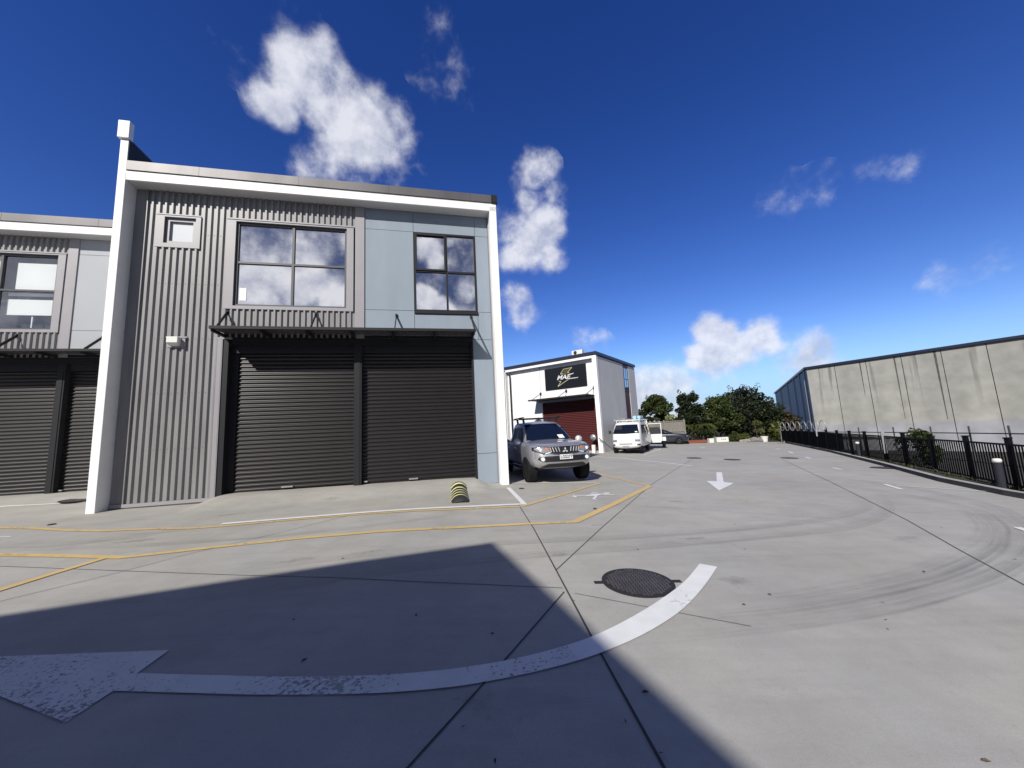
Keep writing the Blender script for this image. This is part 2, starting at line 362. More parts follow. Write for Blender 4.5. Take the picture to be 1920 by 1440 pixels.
def text_mesh(name, txt, size, m, parent, loc, rot, ext=.002, shear=0, bold=0, sx=1):
    c = bpy.data.curves.new(name, 'FONT'); c.body = txt; c.size = size; c.extrude = ext; c.align_x = 'CENTER'; c.align_y = 'CENTER'; c.shear = shear; c.offset = bold
    t = bpy.data.objects.new(name, c); COL.objects.link(t)
    dg = bpy.context.evaluated_depsgraph_get(); me = bpy.data.meshes.new_from_object(t.evaluated_get(dg))
    bpy.data.objects.remove(t); bpy.data.curves.remove(c)
    me.name = name; me.materials.clear(); me.materials.append(m)
    o = bpy.data.objects.new(name, me); COL.objects.link(o); o.parent = parent; o.location = loc; o.rotation_euler = rot; o.scale = (sx, 1, 1); return o

# ------------------------------------------------------------------ yard
def frange(a, b, s):
    r = []; x = a
    while x < b-1e-6: r.append(round(x, 4)); x += s
    return r
xs = frange(-60, -22, 4) + frange(-22, -12, 1) + frange(-12, 3, .1) + frange(3, 12, .5) + frange(12, 26.1, 1)
ys = frange(-40, -2, 4) + frange(-2, 6, .5) + frange(6, 15, .1) + frange(15, 47, 1)
# east edge follows the kerb
KB = [(9.2, -12), (9.25, 0), (9.45, 4.5), (9.8, 6.3), (10.27, 8.1), (11.1, 10.03), (13.4, 13.96), (16.9, 20.23), (21.0, 28.6), (23.2, 32.4)]
def kerbx(y):
    if y <= KB[0][1]: return KB[0][0]
    for a, b in zip(KB, KB[1:]):
        if y <= b[1]: return a[0] + (b[0]-a[0])*(y-a[1])/(b[1]-a[1])
    return 30
mb = MB(); nx = len(xs)
vs = []; idx = {}
for j, y in enumerate(ys):
    kx = kerbx(y) + .1
    for i, x in enumerate(xs):
        if x > kx and xs[max(i-1, 0)] >= kx: continue
        xx = min(x, kx); idx[(i, j)] = len(vs); vs.append((xx, y, gz(xx, y)))
fs = []
for j in range(len(ys)-1):
    for i in range(nx-1):
        q = [(i, j), (i+1, j), (i+1, j+1), (i, j+1)]
        q = [idx[k] for k in q if k in idx]
        if len(q) == 4 or (len(q) == 3): fs.append(tuple(q))
mb.add(vs, fs)
yard = structure(mb.build('concrete_yard', M['yard'], smooth=True), 'pale grey concrete yard with sawn joints and tyre marks')
g = MB(); g.add([(-1500,-1500,-2.74),(1500,-1500,-2.74),(1500,1500,-2.74),(-1500,1500,-2.74)], [(0,1,2,3)])
structure(g.build('ground', M['lower']), 'dark lower ground beyond the yard')

# kerb, garden strip behind it, retaining wall down to the lower ground
def offs(pts, d):
    out = []
    for i, p in enumerate(pts):
        a = Vector(pts[max(i-1, 0)]); b = Vector(pts[min(i+1, len(pts)-1)]); t = (b-a).normalized(); out.append((p[0]+t.y*d, p[1]-t.x*d))
    return out
def ribbon(mb, A, za, B, zb):
    vs = []; fs = []
    for (a, b) in zip(A, B): vs += [(a[0], a[1], gz(*a)+za), (b[0], b[1], gz(*b)+zb)]
    for i in range(len(A)-1): fs.append((2*i, 2*i+1, 2*i+3, 2*i+2))
    mb.add(vs, fs)
def dens(pts, s=.6):
    out = []
    for a, b in zip(pts, pts[1:]):
        L = math.dist(a, b); n = max(1, int(L/s))
        for k in range(n): out.append((a[0]+(b[0]-a[0])*k/n, a[1]+(b[1]-a[1])*k/n))
    return out + [pts[-1]]
K0 = dens(KB); K1 = offs(K0, .015); K2 = offs(K0, .16); K3 = offs(K0, .95)
kb = MB(); ribbon(kb, K1, .115, K2, .12); ribbon(kb, K2, .12, K2, -.05)
kerb = structure(kb.build('kerb', M['kerb']), 'pale concrete kerb with a dark face below the black fence')
kf = MB(); ribbon(kf, K0, -.03, K1, .115); kf.build('kerb_face', M['kerbface'], kerb)
ks = MB(); ribbon(ks, K2, .085, K3, .085); ks.add([(p[0], p[1], gz(*p)+.085) for p in K3]+[(p[0], p[1], -3.1) for p in K3], [(i, i+1, i+1+len(K3), i+len(K3)) for i in range(len(K3)-1)])
structure(ks.build('planting_strip', M['soil']), 'narrow strip of dark bark between kerb and fence')
gb = MB(); vs = []; fs = []
for j, y in enumerate(frange(33.5, 47, .5)):
    for i in range(40):
        x = 2+i*.85; vs.append((x, y + (.9*math.sin(i*.7) if j == 0 else 0), gz(x, y)+.05+.10*math.sin(i*1.3+j)*(1 if j else 0)))
nj = len(frange(33.5, 47, .5))
for j in range(nj-1):
    for i in range(39): fs.append((j*40+i, j*40+i+1, (j+1)*40+i+1, (j+1)*40+i))
gb.add(vs, fs); structure(gb.build('garden_bed', M['soil'], smooth=True), 'dark mulch garden bed along the far end of the yard')

# ------------------------------------------------------------------ painted markings and joints (laid on the yard)
def wpt(p): return (p[0], p[1], gz(p[0], p[1]))
def line_on_ground(name, pix, width, m, label=None, h=.006, px=True, uv=False, seg=.25):
    P = [Vector(G(*p)[:2]) if px else Vector(p) for p in pix]
    D = [P[0]]
    for a, b in zip(P, P[1:]):
        n = max(1, int((b-a).length/seg))
        for k in range(1, n+1): D.append(a.lerp(b, k/n))
    vs = []; fs = []; mb = MB(); w = len(width)*0 if False else width; nc = 2
    for i, p in enumerate(D):
        t = (D[min(i+1, len(D)-1)] - D[max(i-1, 0)]).normalized(); nn = Vector((-t.y, t.x))
        for s_ in (-1, 1):
            q = p + nn*s_*w/2; vs.append((q.x, q.y, gz(q.x, q.y)+h))
    for i in range(len(D)-1): fs.append((2*i, 2*i+1, 2*i+3, 2*i+2))
    mb.add(vs, fs); o = mb.build(name, m, yard)
    if uv:
        me = o.data; l = me.uv_layers.new(name='uv')
        for lo in me.loops: l.data[lo.index].uv = (lo.vertex_index % 2, (lo.vertex_index//2)/max(1, len(D)-1))
    if label: o['label'] = label
    return o
def poly_on_ground(name, pix, m, label=None, h=.006, px=True):
    P = [Vector(G(*p)[:2]) if px else Vector(p) for p in pix]
    bm = bmesh.new(); vv = [bm.verts.new((p.x, p.y, 0)) for p in P]; f = bm.faces.new(vv)
    bmesh.ops.triangulate(bm, faces=[f]); 
    for _ in range(3): bmesh.ops.subdivide_edges(bm, edges=[e for e in bm.edges if e.calc_length() > .35], cuts=1, use_grid_fill=True); bmesh.ops.triangulate(bm, faces=bm.faces)
    for v in bm.verts: v.co.z = gz(v.co.x, v.co.y)+h
    bmesh.ops.recalc_face_normals(bm, faces=bm.faces)
    me = bpy.data.meshes.new(name); bm.to_mesh(me); bm.free(); me.materials.append(m)
    o = bpy.data.objects.new(name, me); COL.objects.link(o); o.parent = yard
    if label: o['label'] = label
    return o
for pts, w in [([(972,946),(1000,990),(1042,1068),(1110,1196),(1245,1440),(1300,1540)], .017), ([(1043,1069),(1130,988),(1222,908),(1285,869),(1302,858)], .012),
   ([(1058,1110),(945,1240),(765,1440),(640,1580)], .013), ([(-60,1060),(0,1062),(420,1078),(760,1090),(1055,1103)], .010), ([(1078,1113),(1264,1148),(1408,1175)], .007),
   ([(-40,1139),(0,1128),(210,1077),(350,1040),(500,1005),(640,970),(700,958)], .008), ([(1467,862),(1560,905),(1700,975),(1800,1032),(1920,1097),(2000,1142)], .014), ([(1130,945),(1300,955),(1440,965),(1560,972)], .006)]:
    line_on_ground('expansion_joint', pts, w, M['crack'], h=.004)
YW = .10
line_on_ground('painted_line', [(-60,986),(0,990),(60,991),(130,995),(190,996),(290,992),(360,991),(420,987),(560,974),(700,963),(860,955),(978,950),(1050,929),(1126,906)], YW, M['painty'], 'inner yellow line running along the apron', h=.008)
line_on_ground('painted_line', [(-60,1039),(0,1041),(120,1043),(230,1046),(400,1027),(560,1010),(700,998),(850,990),(985,983),(1082,979)], YW*1.15, M['painty'], 'long outer yellow line across the yard', h=.008)
line_on_ground('painted_line', [(1079,979),(1150,946),(1220,911)], YW*1.4, M['painty'], 'yellow line slanting back beside the pedestrian symbol', h=.0085)
line_on_ground('painted_line', [(1106,885),(1160,898),(1222,913)], YW, M['painty'], 'yellow line closing the walkway behind the pickup', h=.0075)
line_on_ground('painted_line', [(-60,1125),(0,1107),(100,1076),(196,1047)], YW*1.1, M['painty'], 'short yellow branch line at left', h=.0085)
line_on_ground('painted_line', [(415,983),(560,971),(700,960),(850,951.5),(985,945.5)], .13, M['paintw'], 'white bay line in front of the garage doors', h=.010)
line_on_ground('painted_line', [(953,915),(984,947)], .11, M['paintw'], 'short white line at the foot of the white column', h=.012)
line_on_ground('painted_line', [(-60,954),(0,950),(160,942)], .08, M['paintw'], 'white bay line left of the white fin wall', h=.009)
line_on_ground('painted_line', [(958,906.5),(1040,906),(1118,905)], .09, M['paintw'], 'white bay line under the pickup nose', h=.010)
line_on_ground('painted_line', [(1090,855),(1160,859),(1240,867),(1298,874)], .12, M['paintw'], 'white line in front of the far unit', h=.008)
line_on_ground('painted_line', [(1150,855),(1206,853),(1240,842)], .08, M['paintw'], 'white bay line beside the van', h=.008)
for a, b, w in [((1658,908),(1691,918),.10), ((1680,911),(1885,924),.07), ((1561,877),(1578,881),.10), ((1575,880),(1700,883),.07), ((1510,857),(1520,860),.12), ((1479,847),(1487,850),.12), ((1455,841),(1463,842.5),.12), ((1312,838),(1322,840),.12), ((1906,989),(1930,997),.10)]:
    line_on_ground('painted_line', [a, b], w, M['paintw'], h=.008)
poly_on_ground('painted_arrow', [(1343.2,885.5),(1353.6,886),(1357,904.3),(1376,906.4),(1348.4,920.4),(1325,902.2),(1344,903)], M['paintw'], 'white arrow pointing towards the camera in the far lane', h=.008)
Uq = [(1312,1058),(1283,1092),(1235,1128),(1175,1164),(1108,1196),(1030,1221),(945,1241),(840,1257),(740,1266),(640,1270),(520,1271),(400,1268),(254,1264)]
Lq = [(1345,1064),(1322,1098),(1282,1142),(1220,1184),(1140,1221),(1050,1250),(950,1273),(850,1290),(740,1300),(640,1304),(520,1305),(400,1303),(212,1297.5)]
def catm(P, n=5):
    out = []
    for i in range(len(P)-1):
        p0 = P[max(i-1, 0)]; p1 = P[i]; p2 = P[i+1]; p3 = P[min(i+2, len(P)-1)]
        for k in range(n):
            t = k/n; out.append(tuple(.5*(2*p1[j]+(p2[j]-p0[j])*t+(2*p0[j]-5*p1[j]+4*p2[j]-p3[j])*t*t+(3*p1[j]-p0[j]-3*p2[j]+p3[j])*t**3) for j in (0, 1)))
    return out + [P[-1]]
Uw = catm([tuple(G(*p)[:2]) for p in Uq]); Lw = catm([tuple(G(*p)[:2]) for p in Lq])
mb = MB(); ribbon(mb, Uw[:24], .008, Lw[:24], .008)
arc = mb.build('painted_arc', M['paintw'], yard); arc['label'] = 'clean sunlit end of the curved white shaft beside the manhole'
mb = MB(); ribbon(mb, Uw[23:], .008, Lw[23:], .008)
arc = mb.build('painted_arc', M['paintworn'], yard); arc['label'] = 'long scuffed shaded part of the curved white shaft'
poly_on_ground('painted_arrow', [(317,1221),(212,1297.5),(123,1357),(0,1308),(-172,1239),(0,1233)], M['paintworn'], 'large white arrowhead in the shade pointing left', h=.0085)
# pedestrian symbol
def pm(x, y): return (1060+x/17.45, 915+y/17.45)
for poly in ([(250,255),(375,268),(372,312),(330,316),(250,296)], [(370,262),(640,262),(870,215),(1080,190),(1280,175),(1280,225),(1090,246),(1040,290),(905,262),(700,283),(380,282)],
             [(1080,192),(1330,160),(1455,168),(1455,196),(1330,205),(1200,232)], [(1200,212),(1600,228),(1600,246),(1200,242)], [(905,262),(1045,262),(1050,310),(960,368),(1045,385),(1045,405),(870,378),(960,300)], [(840,196),(895,160),(1060,158),(1060,176),(900,186),(870,214)]):
    poly_on_ground('pedestrian_symbol', [pm(*p) for p in poly], M['paintw'], None, h=.009)
line_on_ground('pedestrian_symbol', [(-30,1006),(20,1006.5),(0,1011.5),(-30,1012)], .04, M['paintw'], None)
# soft tyre marks
def tyre_mat():
    m = bpy.data.materials.new('tyre_mark'); m.use_nodes = True; t = m.node_tree; b = t.nodes['Principled BSDF']; out = t.nodes['Material Output']
    b.inputs['Base Color'].default_value = (.16, .16, .165, 1); b.inputs['Roughness'].default_value = .6
    uv = nd(t, 'ShaderNodeUVMap'); sp = nd(t, 'ShaderNodeSeparateXYZ'); lk(t, uv.outputs[0], sp.inputs[0])
    a = mth(t, 'MULTIPLY', mth(t, 'MULTIPLY_ADD', sp.outputs[0], .8, .2), mth(t, 'MINIMUM', mth(t, 'MULTIPLY', sp.outputs[0], 5), mth(t, 'MULTIPLY', mth(t, 'SUBTRACT', 1.0, sp.outputs[0]), 11), clamp=True)); a = mth(t, 'MINIMUM', a, 1.0)
    e = mth(t, 'MULTIPLY', mth(t, 'MULTIPLY', sp.outputs[1], mth(t, 'SUBTRACT', 1, sp.outputs[1])), 4, clamp=True)
    tc = nd(t, 'ShaderNodeTexCoord'); n = nd(t, 'ShaderNodeTexNoise'); n.inputs['Scale'].default_value = 1.5; n.inputs['Detail'].default_value = 6; lk(t, tc.outputs['Object'], n.inputs[0])
    v = mth(t, 'MULTIPLY', mth(t, 'MULTIPLY', a, e), mth(t, 'MULTIPLY_ADD', n.outputs['Fac'], .8, .10, clamp=True))
    cx = nd(t, 'ShaderNodeCombineXYZ'); lk(t, mth(t, 'MULTIPLY', sp.outputs[0], 9), cx.inputs[0]); lk(t, mth(t, 'MULTIPLY', sp.outputs[1], 5), cx.inputs[1])
    n_s = nd(t, 'ShaderNodeTexNoise'); n_s.inputs['Scale'].default_value = 1.0; n_s.inputs['Detail'].default_value = 5; lk(t, cx.outputs[0], n_s.inputs[0])
    v = mth(t, 'MULTIPLY', v, mth(t, 'MULTIPLY_ADD', n_s.outputs['Fac'], 2.4, -.6, clamp=True))
    v = mth(t, 'MULTIPLY', v, .50)
    tr = nd(t, 'ShaderNodeBsdfTransparent'); ms = nd(t, 'ShaderNodeMixShader'); lk(t, v, ms.inputs[0]); lk(t, tr.outputs[0], ms.inputs[1]); lk(t, b.outputs[0], ms.inputs[2]); lk(t, ms.outputs[0], out.inputs[0])
    return m
TM = tyre_mat()
def tmark(pix, w, h=.005):
    P = catm([tuple(G(*p)[:2]) for p in pix], 6); line_on_ground('tyre_mark', P, w, TM, None, h, px=False, uv=True)
tmark([(1400,895),(1600,915),(1780,945),(1848,980),(1850,1010),(1815,1040),(1720,1078),(1600,1105),(1480,1125),(1330,1140),(1180,1150)], .42)
tmark([(1420,880),(1640,905),(1820,940),(1900,978),(1915,1005),(1895,1040),(1840,1072),(1740,1105),(1640,1130),(1520,1150),(1400,1165),(1250,1180),(1100,1190)], .42, .0045)
tmark([(1600,930),(1620,950),(1560,970),(1400,990),(1200,1005),(900,1020),(600,1050),(300,1090)], .28)
tmark([(1640,925),(1660,955),(1600,985),(1440,1005),(1250,1022),(1000,1040),(700,1075),(350,1130)], .28, .0045)
tmark([(900,958),(700,985),(450,1010),(200,1025),(0,1030)], .25)
tmark([(380,985),(250,1005),(120,1018),(-40,1022)], .5, .0045)

# ------------------------------------------------------------------ garage units
def corrugated(mb, u0, u1, z0, z1, phase=-4.816, pitch=.1485, depth=.046):
    # trapezoid ribs standing proud of the pan
    prof = []; k = math.ceil((u0-phase)/pitch)-1
    while True:
        c = phase + k*pitch
        for du, y in ((-.028-.045, 0), (-.028-.022, -depth), (-.028+.022-.022+.020, -depth), (.018, 0)):
            prof.append((c+du, y))
        k += 1
        if c > u1+pitch: break
    pts = [p for p in prof if u0 < p[0] < u1]
    pts = [(u0, 0)] + pts + [(u1, 0)]
    vs = []; fs = []
    for (u, y) in pts: vs += [(u, y, z0), (u, y, z1)]
    for i in range(len(pts)-1): fs.append((2*i, 2*i+2, 2*i+3, 2*i+1))
    mb.add(vs, fs)
def window(par, u0, u1, z0, z1, mu, mz, fm, gm, y=.05, fr=.055, sash=(), sill=.0):
    f = MB(); d0, d1 = y-.04, y+.05
    f.box((u0, d0, z0), (u0+fr, d1, z1)); f.box((u1-fr, d0, z0), (u1, d1, z1))
    f.box((u0+fr, d0, z0), (u1-fr, d1, z0+fr)); f.box((u0+fr, d0, z1-fr), (u1-fr, d1, z1))
    if mu is not None: f.box((mu-.03, d0+.004, z0+fr), (mu+.03, d1-.004, z1-fr))
    if mz is not None:
        for a, b in (((u0+fr, mu-.03), (mu+.03, u1-fr)) if mu is not None else ((u0+fr, u1-fr),)): f.box((a, d0+.008, mz-.028), (b, d1-.006, mz+.028))
    w = f.build('window', fm, par)
    us = [u0+fr, u1-fr] if mu is None else [u0+fr, mu-.03, mu+.03, u1-fr]
    zs = [z0+fr, z1-fr] if mz is None else [z0+fr, mz-.028, mz+.028, z1-fr]
    for i in range(0, len(us), 2):
        for j in range(0, len(zs), 2):
            o = MB().box((us[i]-.005, y+.01, zs[j]-.005), (us[i+1]+.005, y+.016, zs[j+1]+.005)).build('pane', gm, w)
            o.rotation_euler = (random.uniform(-.001, .001), 0, random.uniform(-.0015, .0015))
            if (i//2, j//2) in sash:
                s = MB(); a0, a1, b0, b1 = us[i]-.012, us[i+1]+.012, zs[j]-.012, zs[j+1]+.012; q = .05
                s.box((a0, d0-.02, b0), (a0+q, d0+.03, b1)); s.box((a1-q, d0-.02, b0), (a1, d0+.03, b1)); s.box((a0+q, d0-.02, b0), (a1-q, d0+.03, b0+q)); s.box((a0+q, d0-.02, b1-q), (a1-q, d0+.03, b1))
                s.build('sash', fm, w)
    if sill: MB().box((u0-.01, -.05, z0-sill), (u1+.01, .05, z0)).build('sill', fm, w)
    return w
def rect_frame(mb, u0, u1, z0, z1, U0, U1, Z0, Z1, ya, yb):
    mb.box((u0, ya, z0), (U0, yb, z1)); mb.box((U1, ya, z0), (u1, yb, z1)); mb.box((U0, ya, z0), (U1, yb, Z0)); mb.box((U0, ya, Z1), (U1, yb, z1))
def roller(par, u0, u1, z0, z1, y, m, pitch=.109, amp=.030, handle=None):
    vs = []; fs = []; k = 0; z = z1
    prof = []
    while z > z0+.09:
        for dz, a in ((0, 0), (-pitch*.14, amp*.55), (-pitch*.30, amp*.9), (-pitch*.45, amp), (-pitch*.62, amp*.9), (-pitch*.76, amp*.5), (-pitch*.84, 0), (-pitch*.93, -.002)):
            prof.append((z+dz, y-a))
        z -= pitch
    prof.append((z0+.08, y))
    for (zz, yy) in prof: vs += [(u0, yy, zz), (u1, yy, zz)]
    for i in range(len(prof)-1): fs.append((2*i, 2*i+1, 2*i+3, 2*i+2))
    mb = MB().add(vs, fs); d = mb.build('roller_door', m, par)
    MB().box((u0, y-.03, z0-.06), (u1, y+.02, z0+.085)).build('bottom_rail', M['shutter'] if m is M['shutter'] else m, d)
    return d

def unit(origin_u, yoff, label, is_main, zsh=0.0):
    org = P0 + U*origin_u - N*yoff
    t = thing('garage_unit', label, 'building', (org.x, org.y, zsh), YAW)
    if is_main: tag(t, None, None, 'matching garage units in the row')
    else: tag(t, None, None, 'matching garage units in the row')
    uL = -5.385; uR = 4.0
    # structural body
    MB().box((uL-.0, .42, -.3), (uR+.21, 7, 8.5 if is_main else 8.3)).build('wall', M['bodywall'], t)
    if is_main:
        fin_ = MB(); fin_.box((-5.565, -.40, -.2), (-5.39, 6, 9.58)); fw_ = fin_.build('fin_wall', M['white_conc'], t, bevel=.008)
        MB().box((-5.389, -.385, 9.0), (-5.380, 5.99, 9.575)).build('fin_cladding', M['darkmetal'], fw_)
        MB().box((-5.61, -.46, 9.60), (-5.36, -.30, 10.08)).build('fin_cap', M['white_conc'], fw_, bevel=.01)
        MB().box((-5.58, -.295, 9.582), (-5.375, 6, 9.62)).build('capping', M['roofmetal'], fw_)
    else:
        MB().box((uL-.17, -.40, -.2), (uL, .5, 8.7)).build('column', M['white_conc'], t)
    if is_main:
        MB().box((4.01, -.40, -.2), (4.225, .60, 8.62)).build('column', M['white_conc'], t, bevel=.008)
        MB().box((3.985, -.10, -.05), (4.008, 0.02, 8.4)).build('corner_trim', M['trimgrey'], t)
    ro = 0 if is_main else -.14; fz0, fz1 = 8.47+ro, 8.73+ro
    fr = 4.225 if is_main else 3.65
    fa = MB(); fa.box((uL+.002, -.40, fz0), (fr-.0, -.34, fz1)); fa.build('fascia', M['white_conc'], t, bevel=.006)
    MB().box((uL+.003, -.338, 8.475+ro), (4.009 if is_main else 3.65, .45, 8.52+ro)).build('soffit', M['soffit'], t)
    MB().box((uL+.003, -.338, 8.53+ro), (fr-.02, 1.0, 8.72+ro)).build('roof_beam', M['bodywall'], t)
    rf = MB(); rf.box((uL+.001, -.43, fz1+.004), (fr+.03-.18, -.30, 8.985+ro)); rfo = rf.build('roof_flashing', M['roofmetal'], t)
    MB().box((uL+.001, -.299, 8.74+ro), (fr+.0, 7, 8.95+ro)).build('roof', M['roofmetal'], t)
    MB().box((fr+.03-.176, -.45, fz1+.006), (fr+.04, -.30, 8.99+ro)).build('flashing_end_cap', M['darkmetal'], t)
    for k in range(4): MB().box((uL+1.6+k*2.4, -.432, fz1+.002), (uL+1.606+k*2.4, -.4305, 8.98+ro)).build('seam', M['darkmetal'], rfo)
    # ribbed cladding
    c = MB(); top = 8.46+ro; base = .355
    c1 = 4.40 if is_main else 4.4
    corrugated(c, -5.12, -4.88, base, top); corrugated(c, -4.88, -3.90, base, 6.87); corrugated(c, -4.88, -3.90, 7.79, top)
    corrugated(c, -3.90, -3.245, 4.40, 7.79); corrugated(c, -3.90, -3.23, base, 4.40); corrugated(c, -3.90, -3.25, 7.79, top)
    corrugated(c, -3.25, 0.03, 7.81, top); corrugated(c, -3.245, 0.03, 4.45, 5.24)
    for zz in (1.60, 3.0, 4.415, 5.9, 7.3):
        k = -4.816+.055
        while k < -3.4:
            if zz == 7.3 and -4.9 < k < -3.88: k += .1485; continue
            c.box((k, -.010, zz-.008), (k+.015, -.0005, zz+.008)); k += .1485
    cl = c.build('ribbed_cladding', M['steelgrey'], t)
    fl = MB(); fl.box((-5.384, -.012, .33), (-5.12, .02, top)); fl.box((-5.13, -.05, .33), (-5.10, .0, top)); fl.build('corner_flashing', M['steelgrey'], t)
    fl = MB(); fl.box((0.03, -.045, 4.45), (.285, .0, top)); fl.build('vertical_flashing', M['trimgrey'], t)
    fl = MB(); fl.box((-3.41, -.042, .33), (-3.215, .02, 4.40)); fl.box((-3.41, -.045, 4.402), (-3.0, .0, 4.45)); fl.build('door_flashing', M['trimgrey'], t)
    MB().box((-5.38, -.055, .27), (-3.21, .03, .352)).build('base_flashing', M['trimgrey'], t)
    MB().box((-5.383, -.01, -.3), (-3.1, .4, .268)).build('plinth', M['plinth'], t)
    # fibre cement panels
    zj, zl, zb_ = 7.81, 5.31, 4.44
    us_ = [.285, 1.683, 3.575, 3.985]; g_ = .006
    pm_ = M['blue'] if is_main else M['blue2']
    rects = []
    for i in range(3):
        a, b = us_[i]+g_, us_[i+1]-g_
        rects.append((a, b, zj+g_, top))
        if i != 1: rects.append((a, b, zl+g_, zj-g_))
        rects.append((a, b, (zb_ if i < 2 else zb_)+g_, (zl if i != 1 else 5.215)-g_))
    rects += [(3.39, 3.985-g_, 1.01+g_, 4.44-g_), (3.39, 3.985-g_, .14 if is_main else .3, 1.01-g_)]
    for (a, b, z0, z1) in rects: MB().box((a, -.012, z0), (b, .02, z1)).build('wall_panel', pm_, t)
    MB().box((.2, .021, .2), (3.99, .05, 8.46)).build('panel_backing', M['darkmetal'], t) if False else None
    bk = MB(); bk.box((.28, .025, 4.4), (1.68, .06, top)); bk.box((3.58, .025, .2), (3.99, .06, top)); bk.box((1.68, .025, 7.83), (3.58, .06, top)); bk.box((1.68, .025, 4.4), (3.58, .06, 5.2)); bk.box((3.4, .025, .2), (3.58, .06, 4.4)); bk.build('panel_backing', M['darkmetal'], t)
    # windows
    tr = MB(); rect_frame(tr, -3.25, -.012, 5.235, 7.81, -3.035, -.2, 5.325, 7.745, -.05, 0); tr.box((-3.27, -.065, 7.79), (.02, -.0505, 7.83)); tr.build('window_surround', M['trimgrey'], t)
    tint = M['glass'] if is_main else M['glass2']
    w = window(t, -3.035, -.205, 5.33, 7.742, -1.62, 6.58, M['midmetal'], tint)
    if is_main:
        MB().box((-2.93, .052, 5.50), (-2.76, .056, 5.86)).build('paper_notice', M['paper'], w)
        tr2 = MB(); rect_frame(tr2, -4.885, -3.87, 6.88, 7.80, -4.70, -3.985, 6.995, 7.735, -.05, 0); tr2.box((-4.90, -.062, 7.785), (-3.845, -.0505, 7.815)); tr2.build('window_surround', M['trimgrey'], t)
        window(t, -4.695, -3.99, 7.0, 7.73, None, None, M['trimgrey'], M['frost'], y=.055, fr=.085)
    else:
        for (a, b, z0, z1) in ((-3.0, -1.66, 6.62, 7.7), (-1.35, -.26, 6.62, 7.52), (-1.5, -.3, 5.83, 6.33), (-1.5, -.3, 6.44, 6.54)):
            MB().box((a, .16, z0), (b, .17, z1)).build('blind', M['paper'], w)
        MB().box((-.9, .2, 5.38), (-.87, .23, 5.8)).build('white_mullion', M['paper'], w)
    window(t, 1.69, 3.57, 5.30, 7.812, 2.665, 6.565, M['darkmetal'], tint, y=.02, sash=((0, 1),), sill=.08)
    MB().box((-3.2, .40, 4.8), (3.7, .418, 8.2)).build('interior_shade_sheet', M['dim'], t)  # near-black sheet behind the glass paints in the darkness of the room
    # doors
    zd = .30
    fr_ = MB(); fr_.box((-3.20, -.02, 0), (-3.085, .30, 4.398)); fr_.box((-3.085, .05, 4.28), (3.39, .2, 4.44)); fr_.box((-3.0, -.03, 4.36), (3.388, .05, 4.44)); fr_.box((3.335, -.02, 0), (3.388, .30, 4.28)); fr_.box((.0, .06, 0), (.20, .26, 4.28)); fr_.box((-3.085, .14, 4.06), (3.335, .30, 4.28))
    fr_.build('door_frame', M['darkmetal'], t)
    MB().box((.045, .045, .2), (.155, .0595, 4.05)).build('centre_post', M['darkmetal'], t)
    MB().box((-3.085, .20, .1), (-2.93, .30, 4.05)).build('door_guide_shade', M['darkmetal'], t)  # guide coloured dark and wide enough to include the shade beside the jamb
    d = roller(t, -2.93, .005, zd, 4.08, .25, M['shutter'])
    MB().box((-1.80, .15, .44), (-1.52, .215, .475)).build('handle', M['galv'], d)
    d2 = roller(t, .195, 3.34, zd-.05, 4.08, .25, M['shutter'])
    MB().box((1.45, .15, .40), (1.70, .215, .435)).build('handle', M['galv'], d2); MB().box((.25, .15, .42), (.34, .215, .455)).build('lock', M['galv'], d2)
    # canopy
    cn = MB(); cn.box((-3.21, -.72, 4.495), (3.40, -.66, 4.57)); cn.box((-3.18, -.03, 4.455), (3.37, .0-.002, 4.53))
    canopy = cn.build('canopy', M['darkmetal'], t)
    for u in (-3.17, -2.1, -1.04, .03, 1.1, 2.24, 3.35): MB().box((u-.028, -.66, 4.44), (u+.028, -.03, 4.51)).build('rafter', M['darkmetal'], canopy)
    sh = MB(); vs = []; fs = []; n = 0; u = -3.2
    while u < 3.39:
        vs += [(u, -.68, 4.535+(.012 if n % 2 else 0)), (u, -.0, 4.555+(.012 if n % 2 else 0))]; n += 1; u += .038
    fs = [(2*i, 2*i+1, 2*i+3, 2*i+2) for i in range(n-1)]
    sh.add(vs, fs).build('canopy_sheet', M['roofmetal'], canopy)
    for ub, uf in ((-3.157, -3.05), (-.989, -.93), (1.168, 1.17), (3.357, 3.37)):
        b = MB(); b.bar((ub, -.01, 5.15), (uf, -.68, 4.56), .018, .075); b.box((ub-.03, -.05, 5.10), (ub+.03, 0, 5.19)); b.build('bracket', M['darkmetal'], canopy)
    if is_main:
        v = MB(); v.box((-4.385, -.20, 4.27), (-4.14, -.05, 4.42)); v.add([(-4.385,-.20,4.27),(-4.14,-.20,4.27),(-4.14,-.05,4.27),(-4.385,-.05,4.27),(-4.36,-.13,4.20),(-4.165,-.13,4.20),(-4.165,-.05,4.20),(-4.36,-.05,4.20)], [(0,1,5,4),(1,2,6,5),(3,0,4,7),(4,5,6,7)])
        vv = v.build('vent_hood', M['offwhite'], t, bevel=.01)
        MB().box((-4.44, -.06, 4.17), (-4.05, -.035, 4.44)).build('vent_plate', M['trimgrey'], vv); MB().box((-4.47, -.075, 4.42), (-4.0, -.03, 4.455)).build('vent_flashing', M['trimgrey'], vv)
    return t
unit(0, 0, 'near grey ribbed garage unit with white frame, tall fin and two dark shutters', True)
unit(-9.05, 2.95, 'farther garage unit at left, set back behind the white fin wall', False, .10)

